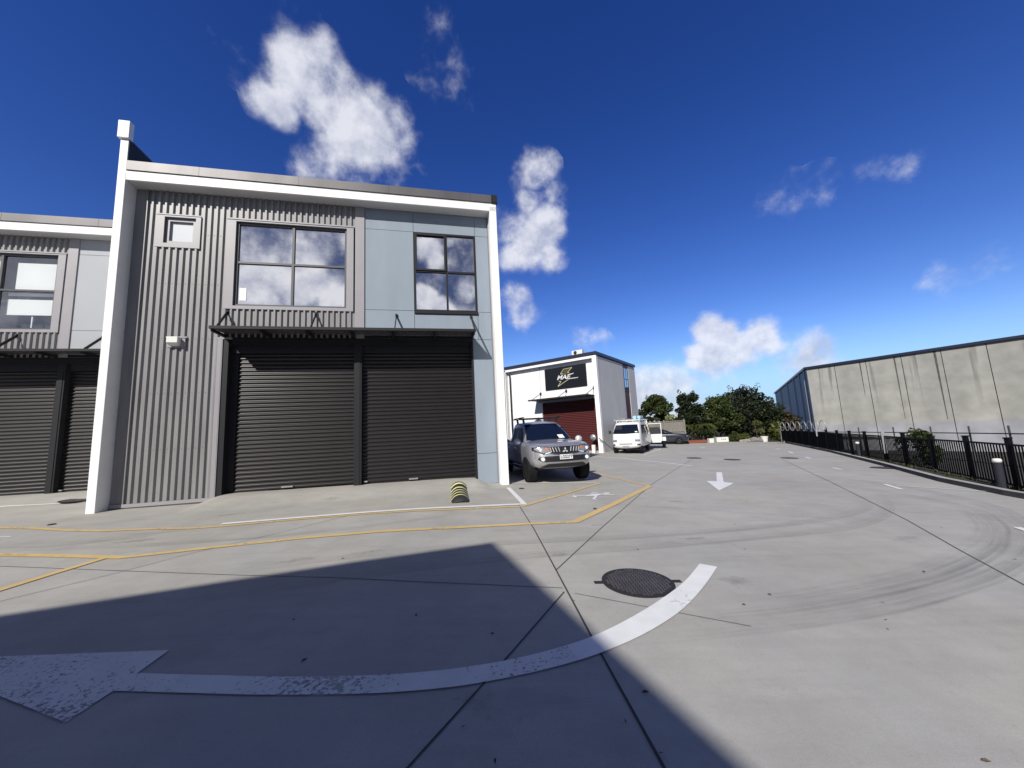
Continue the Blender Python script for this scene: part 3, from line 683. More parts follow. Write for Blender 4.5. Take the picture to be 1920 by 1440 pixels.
# opposite row behind the camera: it throws the foreground shadow
H = 8.5
C0 = Vector((-.38, 5.43, .07)); tt = (H-.07)/-sd.z; cor = C0 - sd*tt
e1 = Vector((-.936, -.352, 0)).normalized(); e2 = Vector((.413, -.911, 0)).normalized()
ang = math.atan2(-e1.y, -e1.x)
ob = thing('opposite_unit', 'grey garage block behind the viewpoint whose shadow falls on the yard', 'building', (cor.x, cor.y, 0), ang)
mb = MB(); mb.box((-30, -14, -.2), (0, 0, H-.25)); mb.build('wall', M['bodywall'], ob)
MB().box((-30.05, -14.1, H-.248), (.0, .0, H)).build('roof', M['roofmetal'], ob)
for k in range(5):
    MB().box((-5-k*5.6, .001, .1), (-1-k*5.6, .05, 3.4)).build('roller_door', M['shutter'], ob)
    MB().box((-4-k*5.6, .001, 4.6), (-1.6-k*5.6, .04, 6.6)).build('window', M['darkmetal'], ob)

# ------------------------------------------------------------------ sign-fronted unit
MY = R(-36); MC = Vector((5.237, 22.797, 0))
mac = thing('white_unit', 'white two-storey unit with maroon shutter and black lightning sign', 'building', MC, MY)
mb = MB(); mb.box((-16, .30, -.3), (7.55, 7.5, 5.9)) if False else None
# local: x along the facade (negative to the left), y into the building
W0 = MB(); W0.box((-7.05, .30, -.3), (-4.27, .5, 6.0)); W0.box((-4.27, .30, 3.48), (-.22, .5, 6.0)); W0.box((-.22, .30, -.3), (-.02, .5, 6.0)); W0.build('front_wall', M['macwhite'], mac)
MB().box((-4.275, .296, 3.48), (-4.255, .3, 6.0)).build('panel_joint', M['trimgrey'], mac)
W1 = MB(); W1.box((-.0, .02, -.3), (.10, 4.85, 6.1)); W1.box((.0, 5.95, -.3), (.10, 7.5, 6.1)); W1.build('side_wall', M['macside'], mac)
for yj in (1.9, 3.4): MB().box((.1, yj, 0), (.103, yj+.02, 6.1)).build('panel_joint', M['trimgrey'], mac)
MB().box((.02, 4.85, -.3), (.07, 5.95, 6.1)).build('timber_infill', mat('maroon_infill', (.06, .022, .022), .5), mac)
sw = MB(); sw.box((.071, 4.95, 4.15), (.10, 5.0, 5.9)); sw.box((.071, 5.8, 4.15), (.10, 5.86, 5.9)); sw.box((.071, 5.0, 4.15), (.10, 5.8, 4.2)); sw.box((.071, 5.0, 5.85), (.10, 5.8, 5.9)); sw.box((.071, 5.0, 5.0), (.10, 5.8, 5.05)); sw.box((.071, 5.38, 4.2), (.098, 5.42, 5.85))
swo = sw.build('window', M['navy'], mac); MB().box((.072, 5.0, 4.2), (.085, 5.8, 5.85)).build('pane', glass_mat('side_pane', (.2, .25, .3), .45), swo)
MB().box((-7.05, .5, -.2), (0, 7.45, 5.95)).build('body', M['bodywall'], mac)
MB().box((-.16, -.0, -.3), (.12, .28, 6.12)).build('column', M['white_conc'], mac)
MB().box((-7.05, -.0, 5.97), (-.162, .06, 6.16)).build('fascia', M['white_conc'], mac)
MB().box((-7.05, .062, 6.0), (-.162, .5, 6.05)).build('soffit', M['soffit'], mac)
rr = MB(); rr.box((-7.1, -.06, 6.165), (.16, 7.6, 6.36)); rr.build('roof', M['navy'], mac)
dm = roller(mac, -4.22, -.24, .18, 3.42, .42, M['maroon'], pitch=.11, amp=.03)
MB().box((-4.30, .28, .1), (-4.22, .5, 3.5)).build('door_jamb', M['white_conc'], mac)
MB().box((-4.2, .1, -.1), (-.2, .6, .17)).build('door_step', M['kerb'], mac)
cn = MB(); cn.box((-4.65, -.75, 3.60), (-.22, .30, 3.64)); cn.box((-4.65, -.78, 3.57), (-.22, -.72, 3.67)); can = cn.build('canopy', M['darkmetal'], mac)
MB().box((-4.3, .10, 3.46), (-.22, .14, 3.57)).build('gutter', M['galv'], can)
for u in (-4.25, -2.25, -.28):
    b = MB(); b.bar((u, .28, 4.12), (u-.10, -.72, 3.66), .03, .03); b.box((u-.06, .24, 4.02), (u+.06, .296, 4.2)); b.build('bracket', M['navy'], can)
MB().tube([(-6.95, .1, 5.96), (-6.8, .12, 5.85), (-6.78, .2, 5.6), (-6.78, .2, 0)], .06, 8).build('downpipe', M['navy'], mac, smooth=True)
MB().box((-7.12, .0, 0), (-7.06, .3, 6.0)).build('side_trim', M['white_conc'], mac)
sg = thing('lightning_sign', 'black sign board with silver lettering over a gold lightning bolt', 'sign', MC + Matrix.Rotation(MY, 3, 'Z') @ Vector((-2.26, .27, 5.02)), MY)
MB().box((-1.55, -.04, -.73), (1.55, .03, .73)).build('board', M['signblk'], sg, bevel=.01)
def bolt(pts, r, m, nm, y): 
    b = MB(); 
    for a, c in zip(pts, pts[1:]): b.bar((a[0], y, a[1]), (c[0], y, c[1]), r, r)
    return b.build(nm, m, sg)
sc = lambda x, y: ((x-905)/545.0, (590-y)/590.0*.98)
bolt([sc(*p) for p in [(850,290),(735,440),(850,440)]], .022, M['signgold'], 'bolt_outline', -.05)
bolt([sc(*p) for p in [(850,262),(1215,240),(1030,412),(1100,430)]], .020, M['signgold'], 'bolt_outline', -.05)
bolt([sc(*p) for p in [(650,715),(740,735),(600,930),(1050,690)]], .024, M['signgold'], 'bolt_outline', -.05)
MB().add([(*[sc(860,280)[0]], -.045, sc(860,280)[1]), (sc(1190,262)[0], -.045, sc(1190,262)[1]), (sc(1040,480)[0], -.045, sc(1040,480)[1]), (sc(800,480)[0], -.045, sc(800,480)[1])], [(0,1,2,3)]).build('bolt_fill', M['signolive'], sg)
text_mesh('lettering', 'MAE', .40, M['signmetal'], sg, (-.12, -.052, .01), (R(90), 0, 0), .006, .3, .012, 1.25)
MB().add([(sc(1050,490)[0],-.056,sc(0,490)[1]),(sc(1280,460)[0],-.056,sc(0,460)[1]),(sc(1240,505)[0],-.056,sc(0,505)[1]),(sc(1040,520)[0],-.056,sc(0,520)[1])],[(0,1,2,3)]).build('lettering_bar', M['signmetal'], sg)
st = MB(); x = .30
while x < .95: st.box((x, -.056, -.165), (x+.035, -.05, -.10)); x += .048
st.build('small_lettering', M['signmetal'], sg)
ac = thing('air_conditioner', 'white air conditioning unit on the roof edge of the white unit', 'air conditioner', MC + Matrix.Rotation(MY, 3, 'Z') @ Vector((-1.25, .35, 6.36)), MY)
MB().box((-.38, -.14, .03), (.38, .16, .33)).build('casing', M['offwhite'], ac, bevel=.02); MB().lathe([(.12, -.15), (.12, -.141)], 18, (-.12, 0, .18), 'y').build('fan_grille', M['plastic'], ac)
MB().box((-.3, -.1, 0), (-.24, .14, .03)).box((.24, -.1, 0), (.3, .14, .03)).build('feet', M['galv'], ac)
hr = thing('hose_reel', 'round pale hose reel beside the maroon shutter', 'hose reel', MC + Matrix.Rotation(MY, 3, 'Z') @ Vector((-.42, -.12, 0)), MY)
MB().lathe([(.17, -.06), (.19, 0), (.17, .06)], 20, (0, 0, 1.0), 'y').build('reel', M['galv'], hr, smooth=True)
MB().lathe([(.08, -.10), (.08, -.061)], 14, (0, 0, 1.0), 'y').build('hub', M['galv'], hr); MB().box((-.05, .07, .8), (.05, .12, 1.2)).build('mount', M['galv'], hr)
MB().box((-.12, -.05, .05), (.08, .1, .55)).build('box', M['offwhite'], hr)
cb = MB().tube([(-.1, -.1, .9), (.3, -.15, .55), (.75, -.2, .18), (1.1, -.1, .07), (1.5, .2, .04)], .025, 6)
tag(cb.build('hose', M['plastic'], None, smooth=True, loc=tuple(MC+Vector((0, -.1, gz(*MC[:2])))), rot=MY+R(10)), 'dark hose drooping to the ground beside the white column', 'hose')
# distant roof glimpsed left of the sign unit
rb = thing('rear_unit', 'grey roof of another unit rising behind the white unit', 'building', (-6, 31, 0), R(13))
MB().box((0, 0, 0), (7.5, 8, 6.9)).build('wall', M['navy'], rb); MB().add([(-.3,-.3,6.92),(7.6,-.3,6.92),(7.6,8,7.9),(-.3,8,7.9),(-.3,8,6.9),(7.6,8,6.9)], [(0,1,2,3),(0,3,4),(1,5,2),(3,2,5,4)]).build('roof', M['bodywall'], rb)

# ------------------------------------------------------------------ warehouse on the lower site
wc = CAMO + ray(1511, 690)*50; wc.z = 0
WY = R(-60)
def warehouse_mat():
    m = bpy.data.materials.new('weathered_tilt_panel'); m.use_nodes = True; t = m.node_tree; b = t.nodes['Principled BSDF']
    tc = nd(t, 'ShaderNodeTexCoord'); o = tc.outputs['Object']; sp = nd(t, 'ShaderNodeSeparateXYZ'); lk(t, o, sp.inputs[0])
    def nz_(scale, st, det=4, loc=(0,0,0)):
        mp = nd(t, 'ShaderNodeMapping'); mp.inputs['Scale'].default_value = st; mp.inputs['Location'].default_value = loc; lk(t, o, mp.inputs[0])
        n = nd(t, 'ShaderNodeTexNoise'); n.inputs['Scale'].default_value = scale; n.inputs['Detail'].default_value = det; lk(t, mp.outputs[0], n.inputs[0]); return n.outputs['Fac']
    def rng(v, a, b_, c, d):
        r_ = nd(t, 'ShaderNodeMapRange'); lk(t, v, r_.inputs[0])
        for k, x in zip(('From Min', 'From Max', 'To Min', 'To Max'), (a, b_, c, d)): r_.inputs[k].default_value = x
        return r_.outputs[0]
    v = rng(nz_(.9, (1, 1, 1), 8), .3, .7, .84, 1.08)
    v = mth(t, 'MULTIPLY', v, rng(nz_(.5, (.25, 1, 1.4)), .3, .7, .95, 1.05))
    # run-off streaks: narrow in x, long in z, strongest near the eaves
    st = rng(nz_(1.3, (1, 1, .06), 3), .60, .70, 0, 1)
    top = rng(sp.outputs[2], 1.0, 7.5, 0, 1)
    v = mth(t, 'MULTIPLY', v, mth(t, 'SUBTRACT', 1.0, mth(t, 'MULTIPLY', mth(t, 'MULTIPLY', st, top), .5)))
    paint = rng(sp.outputs[2], .38, .40, 1, 0)
    cm = nd(t, 'ShaderNodeMix', data_type='RGBA'); lk(t, paint, cm.inputs['Factor']); cm.inputs['A'].default_value = (.345, .34, .31, 1); cm.inputs['B'].default_value = (.32, .325, .35, 1)
    tone = rng(nz_(.33, (1, 1, .1), 1, (3, 0, 0)), .4, .6, .9, 1.08)
    v = mth(t, 'MULTIPLY', v, tone)
    mu = nd(t, 'ShaderNodeVectorMath', operation='SCALE'); lk(t, cm.outputs['Result'], mu.inputs[0]); lk(t, v, mu.inputs['Scale']); lk(t, mu.outputs[0], b.inputs['Base Color'])
    b.inputs['Roughness'].default_value = .85; return m
wh = thing('warehouse', 'long weathered concrete warehouse with stained wall panels beyond the fence', 'warehouse', wc, WY)
# local x runs along the long wall towards the viewer's right, y away from the yard
WM = warehouse_mat(); pan = 3.05
for k in range(8):
    MB().box((k*pan+.03, 0, -3.1), ((k+1)*pan-.03, .2, 8.0)).build('wall_panel', WM, wh)
MB().box((.02, .21, -3.1), (40, 30, 7.9)).build('wall', M['bodywall'], wh)
jn = MB()
for k in range(1, 8): jn.box((k*pan-.03, .02, -3.1), (k*pan+.03, .06, 8.0))
jn.build('joint_sealant', M['darkmetal'], wh)
sm = mat('black_run_off_stain', (.10, .10, .085), .9, noise=.4, nscale=2)
for x0, z1, w in ((5.55, 3.8, .13), (8.6, .8, .14), (11.75, .6, .2)):
    MB().add([(x0-w/2, -.004, 7.95), (x0+w/2, -.004, 7.95), (x0+w*.15, -.004, z1), (x0-w*.15, -.004, z1)], [(0,1,2,3)]).build('stain', sm, wh)
MB().box((-.15, -.22, 8.0), (40, .3, 8.28)).build('gutter', M['navy'], wh)
# end wall: dark steel with a falling gable line
# the wall beyond the corner runs on in another direction and lies in shade
bq = R(31.5)-R(0); Ew = Matrix.Rotation(-WY, 3, 'Z') @ Vector((math.sin(bq), math.cos(bq), 0)); Nw = Vector((Ew.y, -Ew.x, 0))
def ewp(s_, o_, z): q = Ew*s_ + Nw*o_; return (q.x, q.y, z)
steel = mat('blue_steel_cladding', (.17, .195, .24), .5, noise=.1, nscale=1.5, stretch=(1, 1, .2))
vs = []; fs = []; k = 0; n_ = 220
for i_ in range(n_+1): vs += [ewp(i_*.25, .0 if i_ % 2 else .035, -3.1), ewp(i_*.25, .0 if i_ % 2 else .035, 8.0)]
fs = [(2*i_, 2*i_+2, 2*i_+3, 2*i_+1) for i_ in range(n_)]
MB().add(vs, fs).build('end_wall', steel, wh)
MB().bar(ewp(0, -.1, 8.14), ewp(55, -.1, 8.14), .3, .3).build('end_gutter', M['navy'], wh)
for s_ in (1.6, 7, 14, 24, 38): MB().bar(ewp(s_, -.12, -3.1), ewp(s_, -.12, 8.0), .16, .16, (0, 1, 0)).build('downpipe', M['galv'], wh)

# ------------------------------------------------------------------ black bar fence along the kerb
def Gr(px, py, dz):
    d = ray(px, py); t = 3.0
    for i in range(250):
        p = CAMO + d*t; t += (p.z - gz(p.x, p.y) - dz)/(abs(d.z)+.03)*.7
    return CAMO + d*t
FP = [tuple(Gr(px, py, .08)[:2]) for px, py in ((1910,917), (1826,899), (1756,885), (1703,873.5), (1664,865.5))]
FP = [(2*FP[0][0]-FP[1][0]-.1, 2*FP[0][1]-FP[1][1])] + FP
e_ = Vector((22.6, 31.6)); b_ = Vector(FP[-1]); n_ = round((e_-b_).length/1.72)
FP += [tuple(b_.lerp(e_, (k+1)/n_)) for k in range(n_)]
FP = [(FP[0][0]-.1, FP[0][1]-1.5)] + FP
fe = thing('bar_fence', 'black vertical bar fence running along the kerb on the right', 'fence', (FP[0][0], FP[0][1], 0))
ox, oy = FP[0]
for i, (x, y) in enumerate(FP):
    z = gz(x, y)+.05; p = MB(); p.box((x-ox-.04, y-oy-.04, z), (x-ox+.04, y-oy+.04, z+1.12)); p.box((x-ox-.05, y-oy-.05, z+1.12), (x-ox+.05, y-oy+.05, z+1.15)); p.build('post', M['fenceblack'], fe)
for (a, b) in zip(FP, FP[1:]):
    pn = MB(); za, zb = gz(*a)+.05, gz(*b)+.05
    A = Vector((a[0]-ox, a[1]-oy, za)); B = Vector((b[0]-ox, b[1]-oy, zb)); n = int((B-A).length/.105)
    for hh in (.10, .99): pn.bar(A+Vector((0, 0, hh)), B+Vector((0, 0, hh)), .035, .04)
    for k in range(1, n):
        q = A.lerp(B, k/n); pn.bar(q+Vector((0, 0, .1)), q+Vector((0, 0, .99)), .018, .018, (0, 1, 0))
    pn.build('bar_panel', M['fenceblack'], fe)
for i, (x, y) in enumerate(((FP[6][0], FP[6][1]), (FP[11][0], FP[11][1]))):
    z = gz(x, y); b = MB().box((-.05, -.07, .40 if i == 0 else .8), (.05, -.05, 1.22 if i == 0 else 1.2)).build('notice_plate', M['galv'], None, loc=(x-.05, y-.03, z), rot=R(-25))
    tag(b, ('tall narrow grey plate fixed to the middle fence post', 'small grey plate fixed to a far fence post')[i], 'plate')
# bollard lights
def bollard(x, y, lab, s=1):
    t = thing('bollard_light', lab, 'bollard', (x, y, gz(x, y)+.06), 0, 'bollard lights along the fence')
    MB().lathe([(.085*s, 0), (.085*s, .08), (.07*s, .081), (.07*s, .58)], 16).build('post', mat('bollard_grey', (.030, .030, .042), .7, spec=.15), t, smooth=False)
    MB().lathe([(.073*s, .582), (.075*s, .64), (.055*s, .665), (.01, .67)], 16).build('lamp_head', M['offwhite'], t, smooth=True)
q_ = Gr(1880, 914, .09); bollard(q_.x, q_.y, 'dark bollard light with white head nearest the camera, in front of the fence')
q_ = Gr(1612, 856, .09); bollard(q_.x, q_.y, 'pale bollard light beside the tall grey plate on the fence')
q_ = Gr(1501, 832, .09); bollard(q_.x, q_.y, 'small pale bollard light at the far end of the kerb')

# wire fence with coil behind
wf = thing('wire_fence', 'thin steel post and wire fence in front of the warehouse', 'fence', (0, 0, 0))
wps = []
for px in (1463, 1487, 1550, 1610, 1675, 1745, 1817, 1892, 1975):
    d = ray(px, 806); f_ = (px-1463)/450; dist = 33 - f_*12 if px > 1540 else 36; q = CAMO + d*(dist/d.length)
    z_ = q.z + .15; wps.append(Vector((q.x, q.y, z_)))
for i, q in enumerate(wps): MB().bar((q.x, q.y, -3.1), (q.x, q.y, q.z), .04, .04, (0, 1, 0)).build('post', M['midmetal'] if i > 1 else M['stone'], wf)
w = MB()
for i, (a, b) in enumerate(zip(wps[1:], wps[2:])): w.tube([a-Vector((0, 0, .28)), b-Vector((0, 0, .28))], .022, 5); w.tube([a-Vector((0, 0, 1.4)), b-Vector((0, 0, 1.4))], .015, 5)
w.build('wire', M['darkmetal'], wf)
cw = MB(); A, B = wps[0], wps[2]
for k in range(8):
    c = A.lerp(B, (k+.5)/8) + Vector((0, 0, .12)); ax = (B-A).normalized()
    cw.tube([c + ax*math.cos(6.283*j/14)*.33*.9 + Vector((0, 0, 1))*math.sin(6.283*j/14)*.33 for j in range(14)], .020, 5, True)
tag(cw.build('razor_wire', M['galv'], None), 'row of coiled razor wire loops at the far fence corner', 'razor wire')
dkw = MB(); dkw.bar(wps[1]-Vector((0, 0, 2.0)), wps[2]+Vector((.4, -.6, -2.0)), .04, 3.2); tag(dkw.build('screen_fence', M['black'], None), 'black screened fence under the razor wire loops', 'fence')

# ------------------------------------------------------------------ covers, wheel stop
def manhole():
    c = G(1195.5, 1091.6); r = .335
    nx_, ny_ = gz(c.x+.5, c.y)-gz(c.x-.5, c.y), gz(c.x, c.y+.5)-gz(c.x, c.y-.5)
    t = thing('manhole_cover', 'large round cast iron manhole cover inside the curved arrow', 'manhole cover', (c.x, c.y, gz(c.x, c.y)))
    t.rotation_euler = Vector((0, 0, 1)).rotation_difference(Vector((-nx_, -ny_, 1))).to_euler()
    MB().lathe([(r+.025, .001), (r+.025, .006), (r+.008, .0065), (r+.006, .004)], 64).build('rim', M['iron2'], t)
    MB().lathe([(r, .002), (r, .007)], 64).build('cover', M['iron2'], t)
    st = MB(); i = 0; s_ = .034
    n = int(r/s_)+1
    for a in range(-n, n+1):
        for b in range(-n, n+1):
            x, y = a*s_, b*s_
            if math.hypot(x, y) > r-.022: continue
            h = (a+b) % 2; l, w_ = .0145, .0085
            if h: l, w_ = w_, l
            st.box((x-l, y-w_, .007), (x+l, y+w_, .012))
    st.build('tread_studs', M['iron'], t)
    for s in (-1, 1):
        a = R(4); MB().box((s*(r+.01)-(.10 if s < 0 else 0), -.028, .0015), (s*(r+.01)+(.10 if s > 0 else 0), .028, .0075)).build('lifting_lug', M['iron2'], t)
manhole()
def cover(px, py, r, lab, sq=False):
    c = G(px, py); t = thing('drain_cover', lab, 'manhole cover', (c.x, c.y, c.z+.002), 0, 'small covers and drains set in the yard')
    t.rotation_euler = Vector((0, 0, 1)).rotation_difference(Vector((.033, -.01, 1))).to_euler()
    MB().lathe([(r, .001), (r, .010), (r*.93, .011)], 40).build('cover', M['iron2'], t)
    g_ = MB(); k = -r*.8
    while k < r*.8: hw = math.sqrt(max(0, (r*.88)**2-k*k)); g_.box((-hw, k, .011), (hw, k+r*.08, .016)); k += r*.17
    g_.build('grating', M['iron'], t)
cover(1301, 859, .33, 'left one of the two dark covers side by side beyond the arrow')
cover(1373, 862, .34, 'right one of the two dark covers behind the arrow')
cover(1480, 859, .34, 'dark round cover near the far bay marks')
cover(1657, 877.5, .36, 'dark drain grate close to the kerb')
cover(152, 937, .42, 'dark drain cover half hidden by the white fin wall')
cover(97, 984, .06, 'tiny dark cap near the yellow line at left')
cover(978, 916.5, .07, 'tiny dark cap in front of the pickup')
cover(1108, 885, .10, 'tiny dark cap behind the pickup wheel')
cover(1115.5, 954.5, .035, 'tiny dark cap touching the slanting yellow line')
# wheel stop: humped rubber with yellow bands
a = G(863.5, 943); b = G(860, 909.5); L = 1.95; d = Vector((b.x-a.x, b.y-a.y, 0)).normalized()
ws = thing('wheel_stop', 'black rubber wheel stop with yellow bands before the right shutter', 'wheel stop', (a.x, a.y, 0), math.atan2(d.y, d.x)-R(90))
def hump(mb, y0, y1, sc_=1.0, dz=0):
    n = 14; ny = 5; vs = []; fs = []
    for j in range(ny+1):
        y = y0+(y1-y0)*j/ny; wp = Vector((a.x, a.y))+Vector((d.x, d.y))*y
        e = min(1, min(y+.0001, L-y)/.16); e = math.sqrt(max(0.05, 1-(1-e)**2)) if e < 1 else 1
        for i in range(n+1):
            x = -.2+.4*i/n; hgt = .115*(1-(abs(x)/.2)**2.4)*e
            vs.append((x*sc_*(.8+.2*e), y, gz(wp.x, wp.y)+.002+hgt+dz))
    for j in range(ny):
        for i in range(n): fs.append((j*(n+1)+i, j*(n+1)+i+1, (j+1)*(n+1)+i+1, (j+1)*(n+1)+i))
    mb.add(vs, fs)
m_ = MB()
for j in range(12): hump(m_, j*L/12, (j+1)*L/12)
m_.build('body', M['rubber'], ws, smooth=True)
for k in range(5):
    bnd = MB(); y0 = .30+k*.335; hump(bnd, y0, y0+.10, 1.012, .004); bnd.build('yellow_band', M['yel'], ws, smooth=True)

# ------------------------------------------------------------------ vehicles
class Shell:
    """body side made of plan outlines stacked in z; local nose at -y"""
    def __init__(s, levels): s.lv = levels      # each: (z, [half outline (x,y)...]) or with per-point z
    def mesh(s, close_top=True, close_bot=True):
        vs = []; fs = []; loops = []
        for lv in s.lv:
            half = lv; full = half + [(-x, y, z) for (x, y, z) in reversed(half) if abs(x) > 1e-6]
            loops.append(full)
        n = len(loops[0])
        for l in loops: vs += l
        for i in range(len(loops)-1):
            for k in range(n): fs.append((i*n+k, i*n+(k+1) % n, (i+1)*n+(k+1) % n, (i+1)*n+k))
        # close by bridging mirrored points
        h = len(s.lv[0])
        def cap(base):
            for k in range(h-1):
                a, b_ = base+k, base+k+1; c = base+((n-k) % n if s.lv[0][0][0] == 0 else n-1-k); dd = base+(n-k-1)
                q = []
                for v in (a, b_, dd, c):
                    if v not in q: q.append(v)
                if len(q) >= 3: fs.append(tuple(q))
        if close_top: cap((len(loops)-1)*n)
        if close_bot: cap(0)
        return MB().add(vs, fs)
def outline(z, w, yf, yr, rc=1.0, zt=None):
    pts = [(0, yf), (.35*w, yf+.015), (.65*w, yf+.06*rc), (.86*w, yf+.17*rc), (.965*w, yf+.40*rc), (w, yf+.85*rc)]
    L = yr-(yf+.85*rc)
    pts += [(w, yf+.85*rc+L*f) for f in (.2, .4, .6, .8)] + [(w*.985, yr-.12), (w*.9, yr-.02), (0, yr)]
    return [(x, y, zt(y, x) if zt else z) for x, y in pts]
def front_y(levels, x, z):
    """y of the nose surface at half-width x and height z"""
    def at(half, x):
        x = abs(x)
        for a, b_ in zip(half[:6], half[1:7]):
            if x <= b_[0]: 
                f_ = (x-a[0])/max(1e-6, b_[0]-a[0]); return a[1]+(b_[1]-a[1])*f_
        return half[5][1]
    zs = [l[0][2] for l in levels]
    for i in range(len(zs)-1):
        if zs[i] <= z <= zs[i+1]:
            f_ = (z-zs[i])/(zs[i+1]-zs[i]); return at(levels[i], x)*(1-f_)+at(levels[i+1], x)*f_
    return at(levels[0], x) if z < zs[0] else at(levels[-1], x)
def nose_strip(lv, top, bot, off, m, name, par, n=6, th=.03):
    """panel lying on the nose between two poly-lines given as (x,z)"""
    def dense(P):
        out = []
        for a, b_ in zip(P, P[1:]):
            for k in range(n): out.append((a[0]+(b_[0]-a[0])*k/n, a[1]+(b_[1]-a[1])*k/n))
        return out+[P[-1]]
    T, B = dense(top), dense(bot); vs = []; fs = []; rows = 4
    for (tx, tz), (bx, bz) in zip(T, B):
        for r_ in range(rows+1):
            x = tx+(bx-tx)*r_/rows; z = tz+(bz-tz)*r_/rows; vs.append((x, front_y(lv, x, z)-off, z))
    k = rows+1; c = len(vs)
    vs += [(v[0], v[1]+th, v[2]) for v in vs[:c]]
    for i in range(len(T)-1):
        for r_ in range(rows):
            q = (i*k+r_, i*k+r_+1, (i+1)*k+r_+1, (i+1)*k+r_); fs.append(q); fs.append(tuple(v+c for v in reversed(q)))
        for r_ in (0, rows): fs.append((i*k+r_, (i+1)*k+r_, (i+1)*k+r_+c, i*k+r_+c))
    for i in (0, len(T)-1):
        for r_ in range(rows): fs.append((i*k+r_, i*k+r_+1, i*k+r_+1+c, i*k+r_+c))
    return MB().add(vs, fs).build(name, m, par, smooth=False)
def cut_arches(o, cs, r, w):
    for (y, z) in cs:
        c = MB().lathe([(r, -w*1.3), (r, w*1.3)], 28, (0, y, z), 'x').build('cutter', M['black'])
        md = o.modifiers.new('b', 'BOOLEAN'); md.object = c; md.operation = 'DIFFERENCE'; md.solver = 'EXACT'
        dg = bpy.context.evaluated_depsgraph_get(); me = bpy.data.meshes.new_from_object(o.evaluated_get(dg))
        o.modifiers.clear(); o.data = me; bpy.data.objects.remove(c)
    me = o.data
    o.data.materials.clear(); o.data.materials.append(o['_m'] if False else MATREF[o.name])
MATREF = {}
def shell_obj(sh, name, m, par, sub=2, **k):
    o = sh.mesh(**k).build(name, m, par, smooth=True, sub=sub); MATREF[o.name] = m; return o
def wheel(par, x, y, r, w, side, rim=M['alloy']):
    s = side
    t = MB().lathe([(r*.60, -w/2), (r*.93, -w/2), (r, -w/2+.03), (r, w/2-.03), (r*.93, w/2), (r*.60, w/2)], 32, (x, y, r), 'x').build('wheel', M['tyre'], par, smooth=False)
    xf = x + s*(w/2-.02)
    MB().lathe([(r*.62, xf-s*.03), (r*.60, xf), (r*.57, xf), (r*.54, xf-s*.04)], 28, (0, y, r), 'x').build('rim', rim, t)
    sp = MB()
    for k in range(6):
        a = 6.283*k/6; sp.bar((xf-s*.01, y+.05*math.cos(a), r+.05*math.sin(a)), (xf-s*.01, y+r*.57*math.cos(a), r+r*.57*math.sin(a)), .05, .06, (1, 0, 0))
    sp.lathe([(.07, xf-s*.03), (.06, xf+s*.01)], 14, (0, y, r), 'x'); sp.build('spokes', rim, t)
    MB().lathe([(r*.52, xf-s*.10), (r*.52, xf-s*.06)], 20, (0, y, r), 'x').build('brake', M['plastic'], t)
def patch(corners, off, m, name, par, nrm, n=1, th=.008):
    c = [Vector(p)+Vector(nrm)*off for p in corners]; b_ = [p-Vector(nrm)*th for p in c]; k = len(c)
    fs = [tuple(range(k)), tuple(reversed(range(k, 2*k)))]+[(i, (i+1) % k, (i+1) % k+k, i+k) for i in range(k)]
    return MB().add(c+b_, fs).build(name, m, par)

